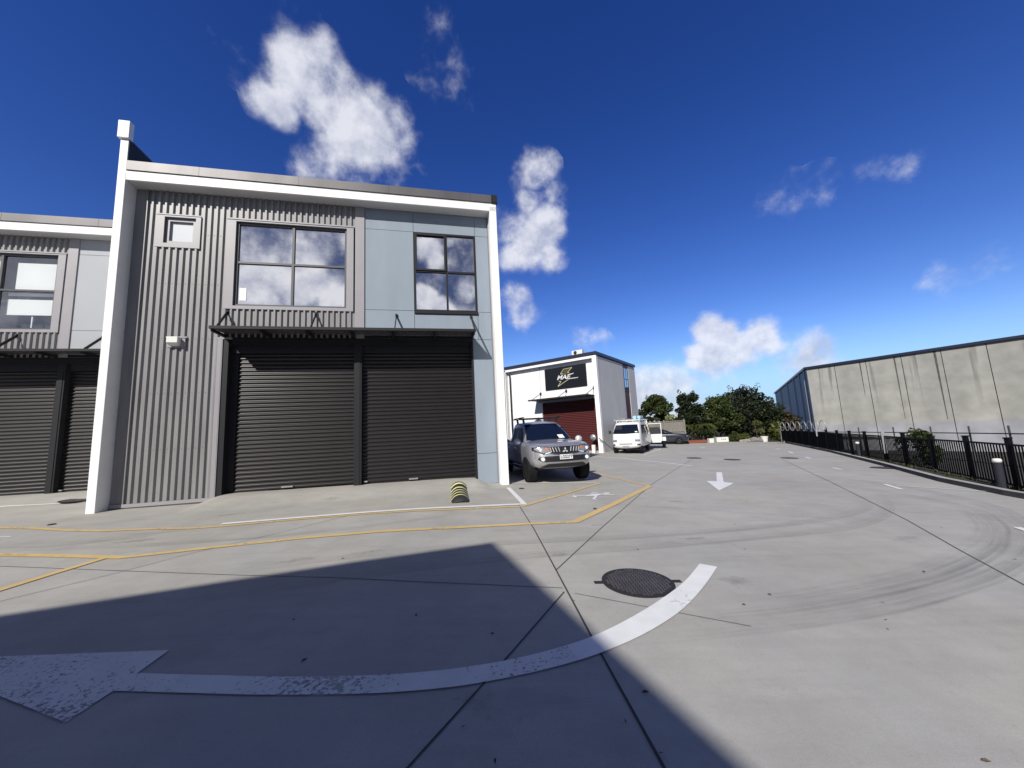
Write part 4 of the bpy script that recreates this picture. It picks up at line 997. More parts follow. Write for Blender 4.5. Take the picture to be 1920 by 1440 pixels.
def pickup():
    sc_ = 1.045
    ax = Vector((1.19, 11.36, 0)); noseD = N.copy()
    org = ax + noseD*.9*sc_
    t = thing('pickup_truck', 'silver double cab pickup with black roof bars, parked beside the white column', 'pickup', (org.x, org.y, gz(ax.x, ax.y)+.005), YAW)
    t.scale = (sc_,)*3
    yr = 5.2
    def hoodz(base, lift):   # hood rises towards the screen, bed rail behind
        return lambda y, x: base + (lift*sstep(0, 1.2, y) if y < 1.3 else lift)
    lv = [outline(.40, .74, .24, yr-.1), outline(.46, .84, .07, yr), outline(.58, .89, .0, yr), outline(.72, .90, .01, yr), outline(.86, .905, .045, yr),
          outline(.99, .895, .07, yr, 1, hoodz(.985, .04)), outline(1.04, .87, .12, yr, 1, hoodz(1.03, .06)), outline(1.07, .79, .21, yr-.03, 1, hoodz(1.06, .085))]
    top = [[(x*.55, y+(.25 if y < .8 else 0), z+.03) for x, y, z in lv[-1]], [(x*.25, y+(.12 if y < 1.2 else 0), z+.012) for x, y, z in lv[-1]]]
    top[1] = [(x*.45, y+(.05 if y < 1.2 else 0), z+.012) for x, y, z in top[0]]
    o = shell_obj(Shell(lv+top), 'body', M['silver'], t)
    cut_arches(o, [(.90, .40), (3.90, .40)], .445, .95)
    # cab
    def cabl(z, w, y0, y1, rc=.45): return outline(z, w, y0, y1, rc)
    cab = [cabl(1.02, .80, 1.10, 3.42), cabl(1.14, .785, 1.22, 3.40), cabl(1.40, .72, 1.60, 3.34), cabl(1.60, .655, 1.93, 3.28), cabl(1.70, .61, 2.12, 3.22), cabl(1.735, .50, 2.3, 3.1)]
    cab.append([(x*.5, y*.8+2.7*.2, 1.75) for x, y, z in cab[-1]])
    shell_obj(Shell(cab), 'cab', M['silver'], t)
    # windscreen follows the cab
    nose_strip(cab[:5], [(-.54, 1.655), (0, 1.665), (.54, 1.655)], [(-.70, 1.17), (0, 1.15), (.70, 1.17)], .012, M['carglass'], 'windscreen', t)
    nose_strip(cab[:5], [(.30, 1.30), (.48, 1.30)], [(.32, 1.20), (.50, 1.20)], .018, M['paper'], 'windscreen_label', t, th=.005)
    def sidex(z):
        for a, b_ in zip(cab, cab[1:]):
            if a[6][2] <= z <= b_[6][2]:
                f_ = (z-a[6][2])/(b_[6][2]-a[6][2]); return a[6][0]*(1-f_)+b_[6][0]*f_
        return .5
    for s in (-1, 1):
        for (ya, yb, yc, yd) in ((1.55, 2.28, 2.28, 2.02), (2.36, 3.05, 2.98, 2.36)):
            z0, z1 = 1.13, 1.56
            P_ = [(s*sidex(z0), ya if ya > 1.6 else 1.52, z0), (s*sidex(z0), yb, z0), (s*sidex(z1), yc, z1), (s*sidex(z1), yd, z1)]
            patch(P_, .006, M['carglass'], 'side_window', t, (s*.95, 0, .3))
        m_ = MB().lathe([(.02, -.10), (.095, -.07), (.105, 0), (.09, .06), (.02, .08)], 14, (s*.985, 1.42, 1.14), 'y').build('door_mirror', M['silver'] if s < 0 else M['chrome'], t, smooth=True)
        MB().bar((s*.80, 1.45, 1.07), (s*.95, 1.43, 1.10), .05, .04).build('mirror_arm', M['plastic'], t)
        for (y) in (2.05, 2.95): MB().box((s*.905-.012, y-.07, .93), (s*.905+.012, y+.07, .965)).build('door_handle', M['chrome'], t)
        sk = MB(); sk.box((s*.86-.05, 1.5, .36), (s*.86+.05, 3.3, .41)); sk.build('side_step', M['plastic'], t)
    for y in (.90, 3.90):
        for s in (-1, 1): wheel(t, s*.775, y, .375, .255, s)
    MB().box((-.55, 1.45, .34), (.55, 4.9, .60)).build('chassis', M['plastic'], t)
    MB().box((-.62, .85, .32), (.62, .95, .42)).build('axle', M['plastic'], t)
    # nose details
    L0 = lv[:7]
    nose_strip(L0, [(-.44, 1.0), (0, 1.005), (.44, 1.0)], [(-.40, .85), (0, .80), (.40, .85)], .012, M['black'], 'grille', t)
    nose_strip(L0, [(-.47, .845), (0, .795), (.47, .845)], [(-.44, .825), (0, .765), (.44, .825)], .014, M['plastic'], 'grille_lip', t)
    for s in (-1, 1):
        for k, x in enumerate((.16, .24, .32, .39)): nose_strip(L0, [(s*(x+.016), .985), (s*(x+.034), .985)], [(s*(x-.016), .865), (s*(x-.002), .865)], .028, M['chrome'], 'grille_bar', t, 1, .02)
        nose_strip(L0, [(s*.44, 1.01), (s*.62, 1.015), (s*.83, .995)], [(s*.38, .855), (s*.60, .815), (s*.83, .915)], .010, M['black'], 'headlight_surround', t)
        hl = nose_strip(L0, [(s*.46, .995), (s*.62, 1.0), (s*.80, .98)], [(s*.41, .885), (s*.60, .845), (s*.80, .925)], .018, M['lampglass'], 'headlight', t)
        nose_strip(L0, [(s*.45, .985), (s*.53, .985)], [(s*.44, .93), (s*.52, .925)], .026, M['amber'], 'indicator', hl)
        nose_strip(L0, [(s*.40, .875), (s*.56, .845)], [(s*.40, .845), (s*.54, .81)], .020, M['chrome'], 'chrome_wing', t)
        MB().lathe([(.045, -.012), (.03, .0)], 14, (s*.655, front_y(L0, .655, .925)-.022, .925), 'y').build('lamp_bowl', M['plate'], hl)
        MB().lathe([(.050, -.02), (.055, .03)], 16, (s*.62, front_y(L0, .62, .685)-.012, .685), 'y').build('fog_lamp', M['plate'], t)
        nose_strip(L0, [(s*.74, .585), (s*.58, .575)], [(s*.56, .50), (s*.46, .50)], .012, M['chrome'], 'bumper_blade', t, 2) if False else None
    nose_strip(L0, [(-.68, .755), (0, .76), (.68, .755)], [(-.74, .685), (0, .68), (.74, .685)], .010, M['black'], 'air_intake', t)
    nose_strip(L0, [(-.74, .686), (0, .681), (.74, .686)], [(-.64, .615), (0, .61), (.64, .615)], .0105, M['black'], 'air_intake', t)
    nose_strip(L0, [(-.50, .555), (0, .56), (.50, .555)], [(-.66, .455), (0, .45), (.66, .455)], .012, M['plastic'], 'lower_grille', t)
    yp = front_y(L0, 0, .72)
    MB().box((-.18, yp-.045, .665), (.18, yp-.025, .79)).build('number_plate', M['plate'], t, bevel=.005)
    text_mesh('plate_text', 'LGS277', .115, M['ink'], t, (0, yp-.048, .728), (R(90), 0, 0), .002, 0, .002, .92)
    # three diamond emblem
    em = MB(); ye = front_y(L0, 0, .90)-.035
    for a in (90, 210, 330):
        c_, s__ = math.cos(R(a)), math.sin(R(a)); r_ = .085
        q = [(0, 0), (r_*.5*math.cos(R(a+30))*1.15, r_*.5*math.sin(R(a+30))*1.15), (r_*c_, r_*s__), (r_*.5*math.cos(R(a-30))*1.15, r_*.5*math.sin(R(a-30))*1.15)]
        em.add([(x, ye, .895+z) for x, z in q]+[(x, ye+.02, .895+z) for x, z in q], [(0,1,2,3),(7,6,5,4),(0,4,5,1),(1,5,6,2),(2,6,7,3),(3,7,4,0)])
    em.build('emblem', M['chrome'], t)
    # bonnet shut lines, wipers
    MB().bar((-.5, 1.18, 1.175), (.05, 1.20, 1.185), .012).bar((.05, 1.18, 1.175), (.6, 1.20, 1.18), .012).build('wiper', M['plastic'], t)
    # bed
    MB().box((-.74, 3.55, 1.125), (.74, 5.05, 1.14)).build('bed_cover', M['plastic'], t)
    for s in (-1, 1): MB().box((s*.80-.04, 3.5, 1.12), (s*.80+.04, 5.1, 1.16)).build('bed_rail', M['plastic'], t)
    MB().box((-.7, yr-.01, .62), (.7, yr+.03, 1.05)).build('tailgate', M['silver'], t)
    # roof bars
    rk = thing('x', None, None) if False else None
    rb_ = MB()
    for y in (2.15, 2.95): rb_.box((-.72, y-.035, 1.835), (.66, y+.035, 1.865))
    rack = rb_.build('roof_bars', M['black'], t, bevel=.008)
    ft = MB()
    for y in (2.15, 2.95):
        for s in (-1, 1): ft.bar((s*.55, y, 1.70), (s*.57, y, 1.84), .05, .06)
    ft.build('bar_feet', M['black'], rack)
    for s in (-1, 1): MB().bar((s*.60, 1.95, 1.885), (s*.60, 3.25, 1.885), .03, .03).build('side_rail', M['black'], rack)
pickup()

def van():
    ang_ = R(-28); c = Vector((6.62, 21.95, 0)); noseD = Vector((math.sin(ang_), -math.cos(ang_), 0)); org = c + noseD*.55
    t = thing('work_van', 'white work van with roof rack and ladder parked by the white unit', 'van', (org.x, org.y, gz(c.x, c.y)+.005), ang_)
    yr = 4.4
    lv = [outline(.30, .78, .12, yr, .7), outline(.42, .84, .0, yr, .7), outline(.60, .845, .0, yr, .7), outline(.85, .845, .035, yr, .7), outline(1.12, .84, .09, yr, .7), outline(1.40, .80, .32, yr-.03, .6),
          outline(1.68, .745, .62, yr-.08, .5), outline(1.78, .70, .80, yr-.14, .4), outline(1.83, .55, 1.0, yr-.3, .4)]
    lv.append([(x*.5, y*.8+.5, 1.85) for x, y, z in lv[-1]])
    o = shell_obj(Shell(lv), 'body', M['vanwhite'], t); cut_arches(o, [(.62, .30), (3.0, .30)], .36, .9)
    nose_strip(lv[:8], [(-.62, 1.66), (0, 1.67), (.62, 1.66)], [(-.74, 1.17), (0, 1.15), (.74, 1.17)], .014, M['carglass'], 'windscreen', t)
    nose_strip(lv[:8], [(.52, 1.27), (.64, 1.27)], [(.53, 1.21), (.66, 1.21)], .02, M['paper'], 'windscreen_label', t, 2, .004)
    for s in (-1, 1):
        nose_strip(lv[:8], [(s*.50, .82), (s*.76, .80)], [(s*.50, .70), (s*.76, .70)], .014, M['lampglass'], 'headlight', t)
        nose_strip(lv[:8], [(s*.62, .56), (s*.78, .55)], [(s*.62, .49), (s*.78, .49)], .016, M['plastic'], 'indicator', t)
        for k, (ya, yb, yc, yd) in enumerate(((.58, 1.28, 1.28, .95), (1.38, 2.55, 2.55, 1.38), (2.65, 3.9, 3.85, 2.65))):
            patch([(s*.838, ya, 1.15), (s*.838, yb, 1.15), (s*.762, yc, 1.62), (s*.762, yd, 1.62)], .010, M['carglass'], 'side_window', t, (s*.98, 0, .18))
        MB().box((s*.98-.07, .50, 1.16), (s*.98+.07, .56, 1.36)).bar((s*.82, .55, 1.2), (s*.93, .53, 1.24), .03, .03).build('door_mirror', M['plastic'], t)
        for y in (.62, 3.0): wheel(t, s*.72, y, .315, .19, s, M['galv'])
    nose_strip(lv[:8], [(-.36, .60), (0, .60), (.36, .60)], [(-.36, .54), (0, .54), (.36, .54)], .012, M['trimgrey'], 'grille', t)
    em = MB(); ye = front_y(lv, 0, .74)-.02
    for a in (90, 210, 330):
        r_ = .05; q = [(0, 0), (r_*.57*math.cos(R(a+30)), r_*.57*math.sin(R(a+30))), (r_*math.cos(R(a)), r_*math.sin(R(a))), (r_*.57*math.cos(R(a-30)), r_*.57*math.sin(R(a-30)))]
        em.add([(x, ye, .74+z) for x, z in q], [(0,1,2,3)])
    em.build('emblem', M['chrome'], t)
    MB().box((-.18, -.05, .36), (.18, -.03, .46)).build('number_plate', M['trimgrey'], t)
    MB().bar((-.5, .16, 1.17), (-.1, .15, 1.14), .02).bar((.05, .14, 1.15), (.45, .18, 1.17), .02).build('wiper', M['plastic'], t)
    MB().box((-.6, .3, .22), (.6, 4.1, .5)).build('chassis', M['plastic'], t)
    rk = MB()
    for y in (1.2, 2.1, 3.0, 3.8): rk.box((-.74, y-.03, 1.93), (.74, y+.03, 1.96)); rk.bar((-.68, y, 1.78), (-.70, y, 1.94), .03).bar((.68, y, 1.78), (.70, y, 1.94), .03)
    for s in (-1, 1): rk.bar((s*.72, .9, 1.97), (s*.72, 4.0, 1.97), .04, .05)
    rk.build('roof_rack', M['offwhite'], t)
    ld_ = MB()
    for s in (-.12, .12): ld_.bar((.86, 3.3+s*1.2, 1.0), (.74, 3.3+s*1.2, 1.9), .03)
    for k in range(4): ld_.bar((.84-k*.025, 3.15, 1.1+k*.2), (.84-k*.025, 3.45, 1.1+k*.2), .025)
    ld_.build('side_ladder', M['offwhite'], t)
    Rm = Matrix.Rotation(ang_, 3, 'Z'); base = Vector((org.x, org.y, gz(c.x, c.y)))
    l2 = MB()
    for s in (-.5, -.15): l2.bar((s, 1.0, 0), (s, 3.7, 0), .05, .06)
    for k in range(9): l2.bar((-.5, 1.1+k*.3, 0), (-.15, 1.1+k*.3, 0), .03)
    tag(l2.build('ladder', M['galv'], None, loc=tuple(base+Rm @ Vector((0, 0, 2.035))), rot=ang_), 'pale ladder lying on the van roof rack', 'ladder')
    rl = MB().tube([(.25, 1.5, 0), (.25, 2.6, 0)], .11, 12).tube([(.50, 1.5, 0), (.50, 2.6, 0)], .10, 12)
    tag(rl.build('blue_bundle', M['bluewrap'], None, loc=tuple(base+Rm @ Vector((.1, 0, 2.09))), rot=ang_), 'pale blue rolled bundle tied on the van roof rack', 'bundle')
van()

def trailer():
    c = Vector((9.55, 27.0, 0)); ang_ = R(-18)
    t = thing('cage_trailer', 'white cage trailer with open mesh sides parked behind the van', 'trailer', (c.x, c.y, gz(c.x, c.y)), ang_)
    MB().box((-.95, -.9, .50), (.95, .9, .58)).build('floor', M['galv'], t)
    s_ = MB(); s_.box((-.97, -.93, .50), (.97, -.90, .98)); s_.box((-.97, .90, .50), (.97, .93, .98)); s_.box((-.99, -.9, .50), (-.96, .9, .98)); s_.box((.96, -.9, .50), (.99, .9, .98)); s_.build('side_panels', M['offwhite'], t)
    f_ = MB()
    for x in (-.96, 0, .96):
        for y in (-.9, .9): f_.bar((x, y, .98), (x, y, 1.75), .045)
    for z in (1.72,): f_.bar((-.96, -.9, z), (.96, -.9, z), .05).bar((-.96, .9, z), (.96, .9, z), .05).bar((-.96, -.9, z), (-.96, .9, z), .05).bar((.96, -.9, z), (.96, .9, z), .05)
    f_.build('cage_frame', M['offwhite'], t)
    MB().box((-.9, -.8, .6), (.88, .8, 1.45)).build('dark_interior', M['plastic'], t)  # black block filling the cage as its dark interior
    ld_ = MB()
    for k in range(7): ld_.tube([(-.9+k*.3, -.9, 1.83+.05*(k % 2)), (-.8+k*.28, .9, 1.85)], .05, 7)
    ld_.build('pipes', M['galv'], t)
    for s in (-1, 1):
        wheel(t, s*1.12, 0, .33, .19, s, M['galv'])
        MB().box((s*1.12-.13, -.42, .70), (s*1.12+.13, .42, .74)).box((s*1.12-.13, -.46, .48), (s*1.12+.13, -.42, .74)).build('mudguard', M['offwhite'], t)
    MB().bar((0, -.9, .5), (0, -1.9, .46), .08).build('drawbar', M['galv'], t)
    MB().box((-.9, -.955, .40), (.9, -.935, .49)).build('rear_lights_bar', M['offwhite'], t)
trailer()

def sedan():
    ang_ = R(70); nose = Vector((14.75, 31.6, 0)); 
    t = thing('dark_car', 'dark navy car parked side-on in front of the timber fence', 'car', (nose.x, nose.y, gz(nose.x, nose.y)), ang_)
    yr = 4.5
    lv = [outline(.22, .78, .16, yr, .9), outline(.34, .86, .04, yr, .9), outline(.55, .88, .0, yr, .9), outline(.72, .88, .03, yr, .9), outline(.86, .85, .10, yr, .9, lambda y, x: .80+.12*sstep(0, 1.3, y)), outline(.92, .76, .22, yr-.05, .9, lambda y, x: .84+.13*sstep(0, 1.3, y))]
    lv.append([(x*.5, y+(.1 if y < 1 else 0), z+.02) for x, y, z in lv[-1]])
    o = shell_obj(Shell(lv), 'body', M['navycar'], t); cut_arches(o, [(.85, .31), (3.5, .31)], .36, .95)
    cab = [outline(.88, .74, 1.05, 4.2, .5), outline(1.05, .70, 1.35, 4.05, .5), outline(1.25, .62, 1.8, 3.8, .5), outline(1.38, .54, 2.15, 3.5, .5), outline(1.42, .40, 2.4, 3.3, .4)]
    cab.append([(x*.5, y*.8+.55, 1.43) for x, y, z in cab[-1]])
    shell_obj(Shell(cab), 'cabin', M['navycar'], t)
    nose_strip(cab[:4], [(-.46, 1.34), (0, 1.35), (.46, 1.34)], [(-.64, 1.0), (0, .98), (.64, 1.0)], .012, M['carglass'], 'windscreen', t)
    for s in (-1, 1):
        for (ya, yb, yc, yd) in ((1.75, 2.6, 2.6, 2.25), (2.68, 3.6, 3.3, 2.68)):
            patch([(s*.712, ya, .99), (s*.712, yb, .99), (s*.60, yc, 1.29), (s*.60, yd, 1.29)], .012, M['carglass'], 'side_window', t, (s*.94, 0, .33))
        nose_strip(lv[:5], [(s*.45, .74), (s*.78, .74)], [(s*.45, .64), (s*.78, .66)], .012, M['lampglass'], 'headlight', t)
        for y in (.85, 3.5): wheel(t, s*.775, y, .325, .21, s)
        MB().lathe([(.02, -.07), (.08, -.03), (.08, .03), (.02, .07)], 10, (s*.90, 1.75, 1.0), 'y').build('door_mirror', M['navycar'], t, smooth=True)
    nose_strip(lv[:5], [(-.40, .66), (.40, .66)], [(-.36, .45), (.36, .45)], .010, M['plastic'], 'grille', t)
    MB().box((-.6, .3, .18), (.6, 4.2, .4)).build('chassis', M['plastic'], t)
sedan()

# ------------------------------------------------------------------ vegetation
def leaf_mat(name, col, var=.45):
    m = bpy.data.materials.new(name); m.use_nodes = True; t = m.node_tree; b = t.nodes['Principled BSDF']; out = t.nodes['Material Output']
    gi = nd(t, 'ShaderNodeNewGeometry'); tc = nd(t, 'ShaderNodeTexCoord')
    n = nd(t, 'ShaderNodeTexNoise'); n.inputs['Scale'].default_value = 1.6; n.inputs['Detail'].default_value = 3; lk(t, tc.outputs['Object'], n.inputs[0])
    v = mth(t, 'ADD', mth(t, 'MULTIPLY', gi.outputs['Random Per Island'], .55), mth(t, 'MULTIPLY', n.outputs['Fac'], .5))
    mx = nd(t, 'ShaderNodeMix', data_type='RGBA'); lk(t, v, mx.inputs['Factor'])
    mx.inputs['A'].default_value = (*[c*(1-var) for c in col], 1); mx.inputs['B'].default_value = (col[0]*(1+var*1.2), col[1]*(1+var), col[2]*(1+var*.3), 1)
    lk(t, mx.outputs['Result'], b.inputs['Base Color']); b.inputs['Roughness'].default_value = .55; b.inputs['Specular IOR Level'].default_value = .35
    tl = nd(t, 'ShaderNodeBsdfTranslucent'); lk(t, mx.outputs['Result'], tl.inputs[0]); ms = nd(t, 'ShaderNodeMixShader'); ms.inputs[0].default_value = .25
    lk(t, b.outputs[0], ms.inputs[1]); lk(t, tl.outputs[0], ms.inputs[2]); lk(t, ms.outputs[0], out.inputs[0]); return m
LM = {'dark': leaf_mat('leaf_dark', (.020, .031, .014)), 'mid': leaf_mat('leaf_mid', (.040, .060, .019), .7), 'red': leaf_mat('leaf_bronze', (.055, .045, .026)), 'lime': leaf_mat('leaf_lime', (.085, .105, .030), .5), 'pale': leaf_mat('leaf_pale', (.30, .34, .20), .4), 'blk': leaf_mat('leaf_deep', (.015, .022, .012))}
def clump(mb, c, r, n, ls, rnd, flat=.8, lf=1.8):
    for i in range(n):
        while True:
            p = Vector((rnd.uniform(-1, 1), rnd.uniform(-1, 1), rnd.uniform(-1, 1)))
            if p.length < 1: break
        if p.length < .55 and rnd.random() < .7: p = p.normalized()*rnd.uniform(.6, 1)
        q = Vector(c)+Vector((p.x*r, p.y*r, p.z*r*flat)); s = ls*rnd.uniform(.6, 1.3)
        a = Vector((rnd.uniform(-1, 1), rnd.uniform(-1, 1), rnd.uniform(-1, .6))).normalized(); b_ = a.cross(Vector((rnd.uniform(-1, 1), rnd.uniform(-1, 1), rnd.uniform(-1, 1)))).normalized()
        mb.add([q-a*s*lf*.5, q+b_*s*.42, q+a*s*lf*.5, q-b_*s*.42], [(0, 1, 2, 3)])
def tree(label, base, height, crown_r, crown_z, m, n_cl=26, seed=1, ls=.15, per=230, flat=.8, squash=.75, trunks=1, cat='tree', group='trees at the far end of the yard', name='garden_tree', lf=1.8, spiky=0):
    rnd = random.Random(seed); x, y = base
    t = thing(name, label, cat, (x, y, gz(x, y)+.02), 0, group)
    tk = MB()
    for k in range(trunks):
        dx, dy = rnd.uniform(-.25, .25), rnd.uniform(-.2, .2)
        tk.tube([(dx*.3, dy*.3, 0), (dx, dy, height*.3), (dx*2+.1, dy*2, height*.62), (dx*2.5, dy*2, height*.9)], [height*.028, height*.022, height*.013, height*.004], 7)
        for j in range(7):
            a = rnd.uniform(0, 6.28); z0 = height*rnd.uniform(.25, .7); rr_ = crown_r*rnd.uniform(.5, .9)
            tk.tube([(dx, dy, z0), (dx+rr_*.5*math.cos(a), dy+rr_*.5*math.sin(a), z0+height*.12), (dx+rr_*math.cos(a), dy+rr_*math.sin(a), z0+height*.2)], [height*.012, height*.008, height*.003], 5)
    tk.build('trunk', M['trunk'], t, smooth=True)
    cr_ = MB()
    for k in range(n_cl):
        a = rnd.uniform(0, 6.283); ph = rnd.uniform(-.85, 1); rad = math.sqrt(max(0, 1-ph*ph))*rnd.uniform(.35, 1.0)
        rcl = crown_r*rnd.uniform(.20, .42)
        c = (crown_r*.82*rad*math.cos(a), crown_r*.7*rad*math.sin(a), crown_z+(height-crown_z)*.86*ph*(1 if ph > 0 else squash)); 
        clump(cr_, c, rcl, int(per*(rcl/(crown_r*.3))**2), ls, rnd, flat, lf)
    for k in range(spiky):
        a = rnd.uniform(0, 6.283); c = (crown_r*.6*math.cos(a), crown_r*.5*math.sin(a), height*rnd.uniform(.92, 1.04)); clump(cr_, c, crown_r*.12, 26, ls*.8, rnd, 1.6, lf)
    cr_.build('crown', m, t)
    return t
def at(px, depth): 
    d = ray(px, 800); k = depth/d.y; return (d.x*k, depth)
tree('bushy mid-green tree at left behind the timber fence', at(1231, 38.5), 4.55, 1.75, 2.7, LM['mid'], 30, 11, .15, spiky=4)
tree('tall dark tree right of the timber fence', at(1296, 37.0), 4.75, 1.65, 2.6, LM['dark'], 34, 12, .15, 200, spiky=5)
tree('mid-green leafy tree in the middle of the far garden', at(1352, 36.5), 4.1, 2.1, 2.2, LM['mid'], 36, 13, .17, 190, spiky=4)
tree('tallest dark spreading tree at the back of the garden', at(1404, 41.0), 5.45, 2.4, 4.1, LM['blk'], 30, 14, .17, 170, .6, spiky=8)
tree('broad dark tree overhanging the warehouse corner', at(1446, 36.5), 3.65, 2.5, 1.9, LM['dark'], 40, 15, .15, 200, .7)
tree('dark low tree filling the gap below the tallest tree', at(1392, 38.5), 3.7, 2.2, 1.7, LM['blk'], 32, 16, .17, 190)
tree('bronze-tinted bushy tree against the blue end wall', at(1478, 35.2), 2.5, 1.25, 1.3, LM['red'], 24, 17, .14, 150)
tree('pale flowering shrub above the timber fence', at(1261, 37.2), 2.75, .85, 2.0, LM['pale'], 14, 18, .12, 60, cat='shrub', name='flowering_shrub', group=None)
tree('dark screening tree closing the gap left of the timber fence', at(1206, 36.5), 2.9, 1.0, 1.6, LM['dark'], 18, 19, .14, 160)
# dense dark hedge mass behind
hd = MB(); rnd = random.Random(5)
for k in range(60):
    x, y = at(1255+k*4.0, 36.2+rnd.uniform(0, 2.2)); clump(hd, (x, y, rnd.uniform(.3, 1.7)), .8, 150, .17, rnd)
tag(hd.build('undergrowth', LM['blk'], None), 'dark undergrowth between the garden trees', 'undergrowth', None, 'stuff')
def shrub(px, dep, h_, r_, m, lab, seed, ls=.12, n=10, lf=1.8):
    return tree(lab, at(px, dep), h_, r_, h_*.5, m, n, seed, ls, 70, .9, 1.0, cat='shrub', group='low shrubs along the garden edge', name='shrub', lf=lf)
shrub(1387, 34.0, .9, .8, LM['lime'], 'low lime-green shrub behind the stones in the middle', 31)
shrub(1420, 34.2, 1.9, .55, LM['lime'], 'rounded bright green shrub above the white pot', 32, .14)
shrub(1371, 34.3, .8, .7, LM['mid'], 'low green shrub right of the white lettered planter', 33)
shrub(1452, 33.6, 1.5, .75, LM['lime'], 'yellow-green variegated shrub near the right-hand pot', 34, .22, 9, 3)
shrub(1462, 33.2, .8, .7, LM['mid'], 'low green shrub between the two white pots', 35)
shrub(1327, 34.6, 1.0, .7, LM['mid'], 'leafy green shrub left of the small white pot', 36)
shrub(1302, 34.6, .55, .55, LM['red'], 'low bronze shrub in the terracotta planter', 37)
def frond_plant(px, dep, h_, lab, m, n=16, seed=3, cat='palm'):
    rnd = random.Random(seed); x, y = at(px, dep); t = thing('palm', lab, cat, (x, y, gz(x, y)+.03), 0)
    MB().tube([(0, 0, 0), (.03, 0, h_*.35)], [.09, .07], 8).build('trunk', M['trunk'], t)
    f_ = MB()
    for k in range(n):
        a = 6.283*k/n+rnd.uniform(-.2, .2); L_ = h_*rnd.uniform(.6, .85); pr = None
        for j in range(1, 11):
            s_ = j/10; p = Vector((math.cos(a)*L_*s_, math.sin(a)*L_*s_, h_*.35+h_*.62*math.sin(s_*2.1)*(.75)+0-.25*h_*s_*s_)); 
            if pr is not None:
                d_ = (p-pr).normalized(); sd_ = d_.cross(Vector((0, 0, 1))).normalized(); w_ = .22*math.sin(3.1*min(1, s_+.05))+.03
                for sg_ in (-1, 1): f_.add([pr, pr+d_*.05, p+sd_*sg_*w_-Vector((0, 0, .10)), p+sd_*sg_*w_*.95-d_*.05-Vector((0, 0, .12))], [(0, 1, 2, 3)])
                f_.bar(pr, p, .02)
            pr = p
    f_.build('fronds', m, t); return t
frond_plant(1302, 34.4, 2.3, 'arching palm right of the timber fence', LM['lime'], 18)
frond_plant(1316, 34.0, 1.6, 'smaller arching palm beside the small white pot', LM['mid'], 16, 8)
# shrub behind the bar fence
tree('leafy green bush growing behind the black bar fence', (kerbx(13.2)+1.25, 13.2), 1.22, .62, .55, LM['mid'], 22, 41, .075, 70, cat='bush', name='fence_bush', group=None, flat=1.2)
bpy.data.objects[-1] if False else None
# low verge strip along the lower side of the fence
vg = MB(); rnd = random.Random(9)
for k in range(900):
    y = rnd.uniform(6.5, 31); x = kerbx(y)+rnd.uniform(.25, .62); c = (x, y, gz(x, y)+.13); s = rnd.uniform(.03, .07)
    a = Vector((rnd.uniform(-.6, .6), rnd.uniform(-.6, .6), 1)).normalized(); b_ = Vector((rnd.uniform(-1, 1), rnd.uniform(-1, 1), 0)).normalized()
    vg.add([Vector(c)-b_*s*.25, Vector(c)+b_*s*.25, Vector(c)+a*s*1.6], [(0, 1, 2)])
tag(vg.build('weeds', LM['mid'], None), 'sparse weeds growing under the bar fence', 'weeds', None, 'stuff')

# ------------------------------------------------------------------ garden furniture
def pot(px, dep, r0, r1, h_, m, lab, sq=False):
    x, y = at(px, dep); t = thing('plant_pot', lab, 'plant pot', (x, y, gz(x, y)+.0), 0)
    if sq: b = MB(); b.box((-r0, -r0, 0), (r0, r0, h_)); b.build('pot', m, t, bevel=.02); MB().box((-r0+.05, -r0+.05, h_), (r0-.05, r0-.05, h_+.01)).build('soil', M['soil'], t)
    else: MB().lathe([(r0, 0), (r0*1.05, .02), (r1*.97, h_*.85), (r1, h_*.87), (r1, h_), (r1*.88, h_)], 20).build('pot', m, t); MB().lathe([(r1*.86, h_*.9), (r1*.86, h_-.03)], 16).build('soil', M['soil'], t)
pot(1329.5, 33.0, .20, .20, .38, M['potwhite'], 'small square white pot left of the lettered planter', True)
pot(1430, 33.0, .22, .30, .48, M['potwhite'], 'middle-sized white pot under the bright green shrub')
pot(1472, 31.6, .26, .36, .62, M['potwhite'], 'largest white pot at the end of the kerb')
x, y = at(1350, 33.2); t = thing('lettered_planter', 'long white planter box with dark lettering', 'planter', (x, y, gz(x, y)), R(-6))
MB().box((-.50, -.2, .04), (.50, .2, .46)).build('box', M['potwhite'], t); text_mesh('lettering', 'P-CAR', .16, M['ink'], t, (.08, -.204, .27), (R(90), 0, 0)); MB().box((-.52, -.22, 0), (.52, .22, .05)).build('base', M['stone'], t)
x, y = at(1303, 32.8); t = thing('terracotta_planter', 'low terracotta planter beside the timber fence', 'planter', (x, y, gz(x, y)), R(-4))
MB().box((-.80, -.25, 0), (.80, .25, .26)).build('box', M['terra'], t, bevel=.02); MB().box((-.74, -.2, .26), (.74, .2, .27)).build('soil', M['soil'], t)
rnd = random.Random(4)
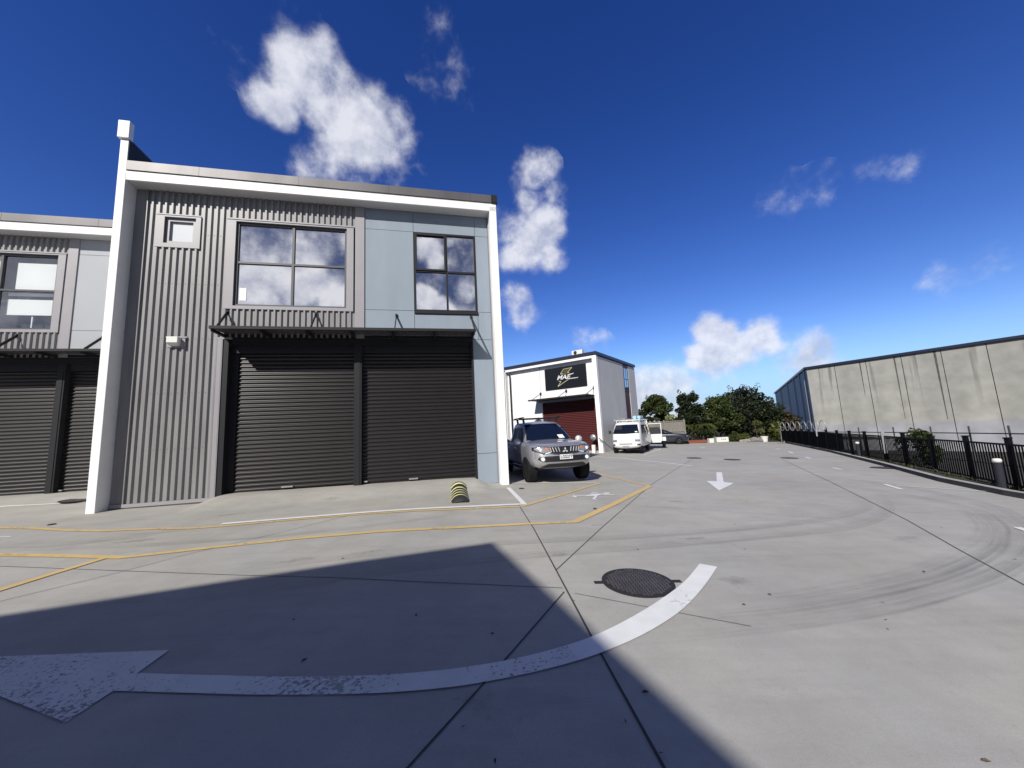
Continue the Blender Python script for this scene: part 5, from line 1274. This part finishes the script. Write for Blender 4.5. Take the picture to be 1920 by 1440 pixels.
for px, dep, s, lab in ((1394, 33.0, .30, 'pale flat boulder at the garden edge'), (1412, 33.2, .42, 'long grey boulder in the middle of the garden edge'), (1344, 34.2, .5, 'dark boulder behind the lettered planter'), (1490, 31.0, .28, 'grey boulder at the start of the kerb'), (1418, 34.6, .4, 'dark boulder below the bright green shrub')):
    x, y = at(px, dep); bm = bmesh.new(); bmesh.ops.create_icosphere(bm, subdivisions=3, radius=1)
    for v in bm.verts: v.co = Vector((v.co.x*s*1.5, v.co.y*s, v.co.z*s*.6))*(1+.25*math.sin(v.co.x*5+s*20)*math.cos(v.co.y*4)+.08*rnd.uniform(-1, 1))
    me = bpy.data.meshes.new('boulder'); bm.to_mesh(me); bm.free(); me.materials.append(M['gravel'] if 'pale' in lab else M['stone']); o = bpy.data.objects.new('boulder', me); COL.objects.link(o); o.location = (x, y, gz(x, y)+s*.3); tag(o, lab, 'boulder')
# timber fence
A = Vector((11.9, 34.0, 0)); B = Vector((15.35, 33.6, 0)); L_ = (B-A).length; an = math.atan2(B.y-A.y, B.x-A.x)
tf = thing('timber_fence', 'weathered grey timber board fence behind the dark car', 'fence', A, an)
zb = gz(A.x, A.y)-.1; bd = MB(); x = 0
while x < L_-.02: bd.box((x, 0, zb), (x+.145, .02, zb+2.0+random.uniform(-.015, .01))); x += .15
bd.build('boards', M['wood'], tf)
for k in range(3): MB().box((k*L_/2-.05, -.10, zb), (k*L_/2+.05, -.001, zb+2.1)).build('post', M['wood'], tf)
MB().box((.051, -.05, zb+1.0), (L_/2-.051, -.001, zb+1.09)).box((.051, -.05, zb+1.92), (L_/2-.051, -.001, zb+2.0)).box((L_/2+.051, -.05, zb+1.0), (L_-.051, -.001, zb+1.09)).box((L_/2+.051, -.05, zb+1.92), (L_-.051, -.001, zb+2.0)).build('rails', M['wood'], tf)
# white mast seen above the trees at left
d = ray(1206, 760); k = 44/d.y; MBp = MB().tube([(0, 0, 0), (0, 0, 5.3)], [.05, .025], 8); tag(MBp.build('mast', M['offwhite'], None, loc=(d.x*k, 44, 0)), 'thin white mast rising left of the garden trees', 'mast')
# faint oil drips and scuffs: thin stained films on the slab
def stain_mat():
    m = bpy.data.materials.new('oil_stain'); m.use_nodes = True; t = m.node_tree; b = t.nodes['Principled BSDF']; out = t.nodes['Material Output']
    b.inputs['Base Color'].default_value = (.10, .098, .095, 1); b.inputs['Roughness'].default_value = .5
    uv = nd(t, 'ShaderNodeUVMap'); c = nd(t, 'ShaderNodeVectorMath', operation='DISTANCE'); lk(t, uv.outputs[0], c.inputs[0]); c.inputs[1].default_value = (.5, .5, 0)
    tc = nd(t, 'ShaderNodeTexCoord'); n = nd(t, 'ShaderNodeTexNoise'); n.inputs['Scale'].default_value = 14; n.inputs['Detail'].default_value = 6; lk(t, tc.outputs['Object'], n.inputs[0])
    v = mth(t, 'ADD', mth(t, 'MULTIPLY_ADD', c.outputs['Value'], -2.2, .55), mth(t, 'MULTIPLY_ADD', n.outputs['Fac'], 1.4, -.7), clamp=True)
    v = mth(t, 'MULTIPLY', v, .34, clamp=True)
    tr = nd(t, 'ShaderNodeBsdfTransparent'); ms = nd(t, 'ShaderNodeMixShader'); lk(t, v, ms.inputs[0]); lk(t, tr.outputs[0], ms.inputs[1]); lk(t, b.outputs[0], ms.inputs[2]); lk(t, ms.outputs[0], out.inputs[0]); return m
SM = stain_mat()
for (px, py, rx, ry, a) in [(690,1035,.5,.12,.3),(560,1050,.6,.15,.3),(1120,985,.35,.1,.2),(1300,1010,.5,.12,.1),(250,1015,.9,.25,.2),(430,965,.6,.2,.3),(1050,1040,.25,.2,0),(1380,1090,.35,.25,0),(900,1320,.3,.25,2),(1700,1010,.6,.2,.4),(1270,940,.5,.2,0),(620,935,.5,.2,.2)]:
    c = G(px, py); mb = MB(); n_ = 4; vs = []
    for j in range(n_+1):
        for i in range(n_+1):
            u_, v_ = (i/n_-.5)*2*rx, (j/n_-.5)*2*ry; x = c.x+u_*math.cos(a)-v_*math.sin(a); y = c.y+u_*math.sin(a)+v_*math.cos(a); vs.append((x, y, gz(x, y)+.0035))
    mb.add(vs, [(j*(n_+1)+i, j*(n_+1)+i+1, (j+1)*(n_+1)+i+1, (j+1)*(n_+1)+i) for j in range(n_) for i in range(n_)])
    o = mb.build('stain', SM, yard); l = o.data.uv_layers.new(name='uv')
    for lo in o.data.loops: l.data[lo.index].uv = ((lo.vertex_index % (n_+1))/n_, (lo.vertex_index//(n_+1))/n_)
# leaf litter on the slab
lt = MB(); rnd = random.Random(21)
for (px, py) in [(1378,984),(1377,1022),(1396,1030),(1443,1116),(1661,1164),(1395,1135),(868,1365),(928,1440),(1173,1355),(1210,1300),(780,1155),(923,1190),(1240,1415),(1850,1440),(570,1240),(1733,1073),(1903,1050)]:
    c = G(px, min(py, 1430)); a = rnd.uniform(0, 6.28); s = rnd.uniform(.008, .016)
    lt.add([(c.x+math.cos(a)*s*1.8, c.y+math.sin(a)*s*1.8, c.z+.008), (c.x-math.sin(a)*s*.7, c.y+math.cos(a)*s*.7, c.z+.016), (c.x-math.cos(a)*s*1.8, c.y-math.sin(a)*s*1.8, c.z+.007), (c.x+math.sin(a)*s*.7, c.y-math.cos(a)*s*.7, c.z+.008)], [(0, 1, 2, 3)])
for k in range(60):
    x = rnd.uniform(-9, 9); y = rnd.uniform(1.2, 16); s = rnd.uniform(.004, .011); a = rnd.uniform(0, 6.28); z = gz(x, y)+.012
    if x > kerbx(y)-.2: continue
    if (Vector((x, y, 0))-P0).dot(N) < .6 and x < 0: continue
    lt.add([(x+math.cos(a)*s*1.8, y+math.sin(a)*s*1.8, z), (x-math.sin(a)*s, y+math.cos(a)*s, z+.006), (x-math.cos(a)*s*1.5, y-math.sin(a)*s*1.5, z-.003), (x+math.sin(a)*s, y-math.cos(a)*s, z-.002)], [(0, 1, 2, 3)])
tag(lt.build('leaf_litter', M['trunk'], None), 'scattered dry leaf bits on the concrete', 'leaf litter', None, 'stuff')
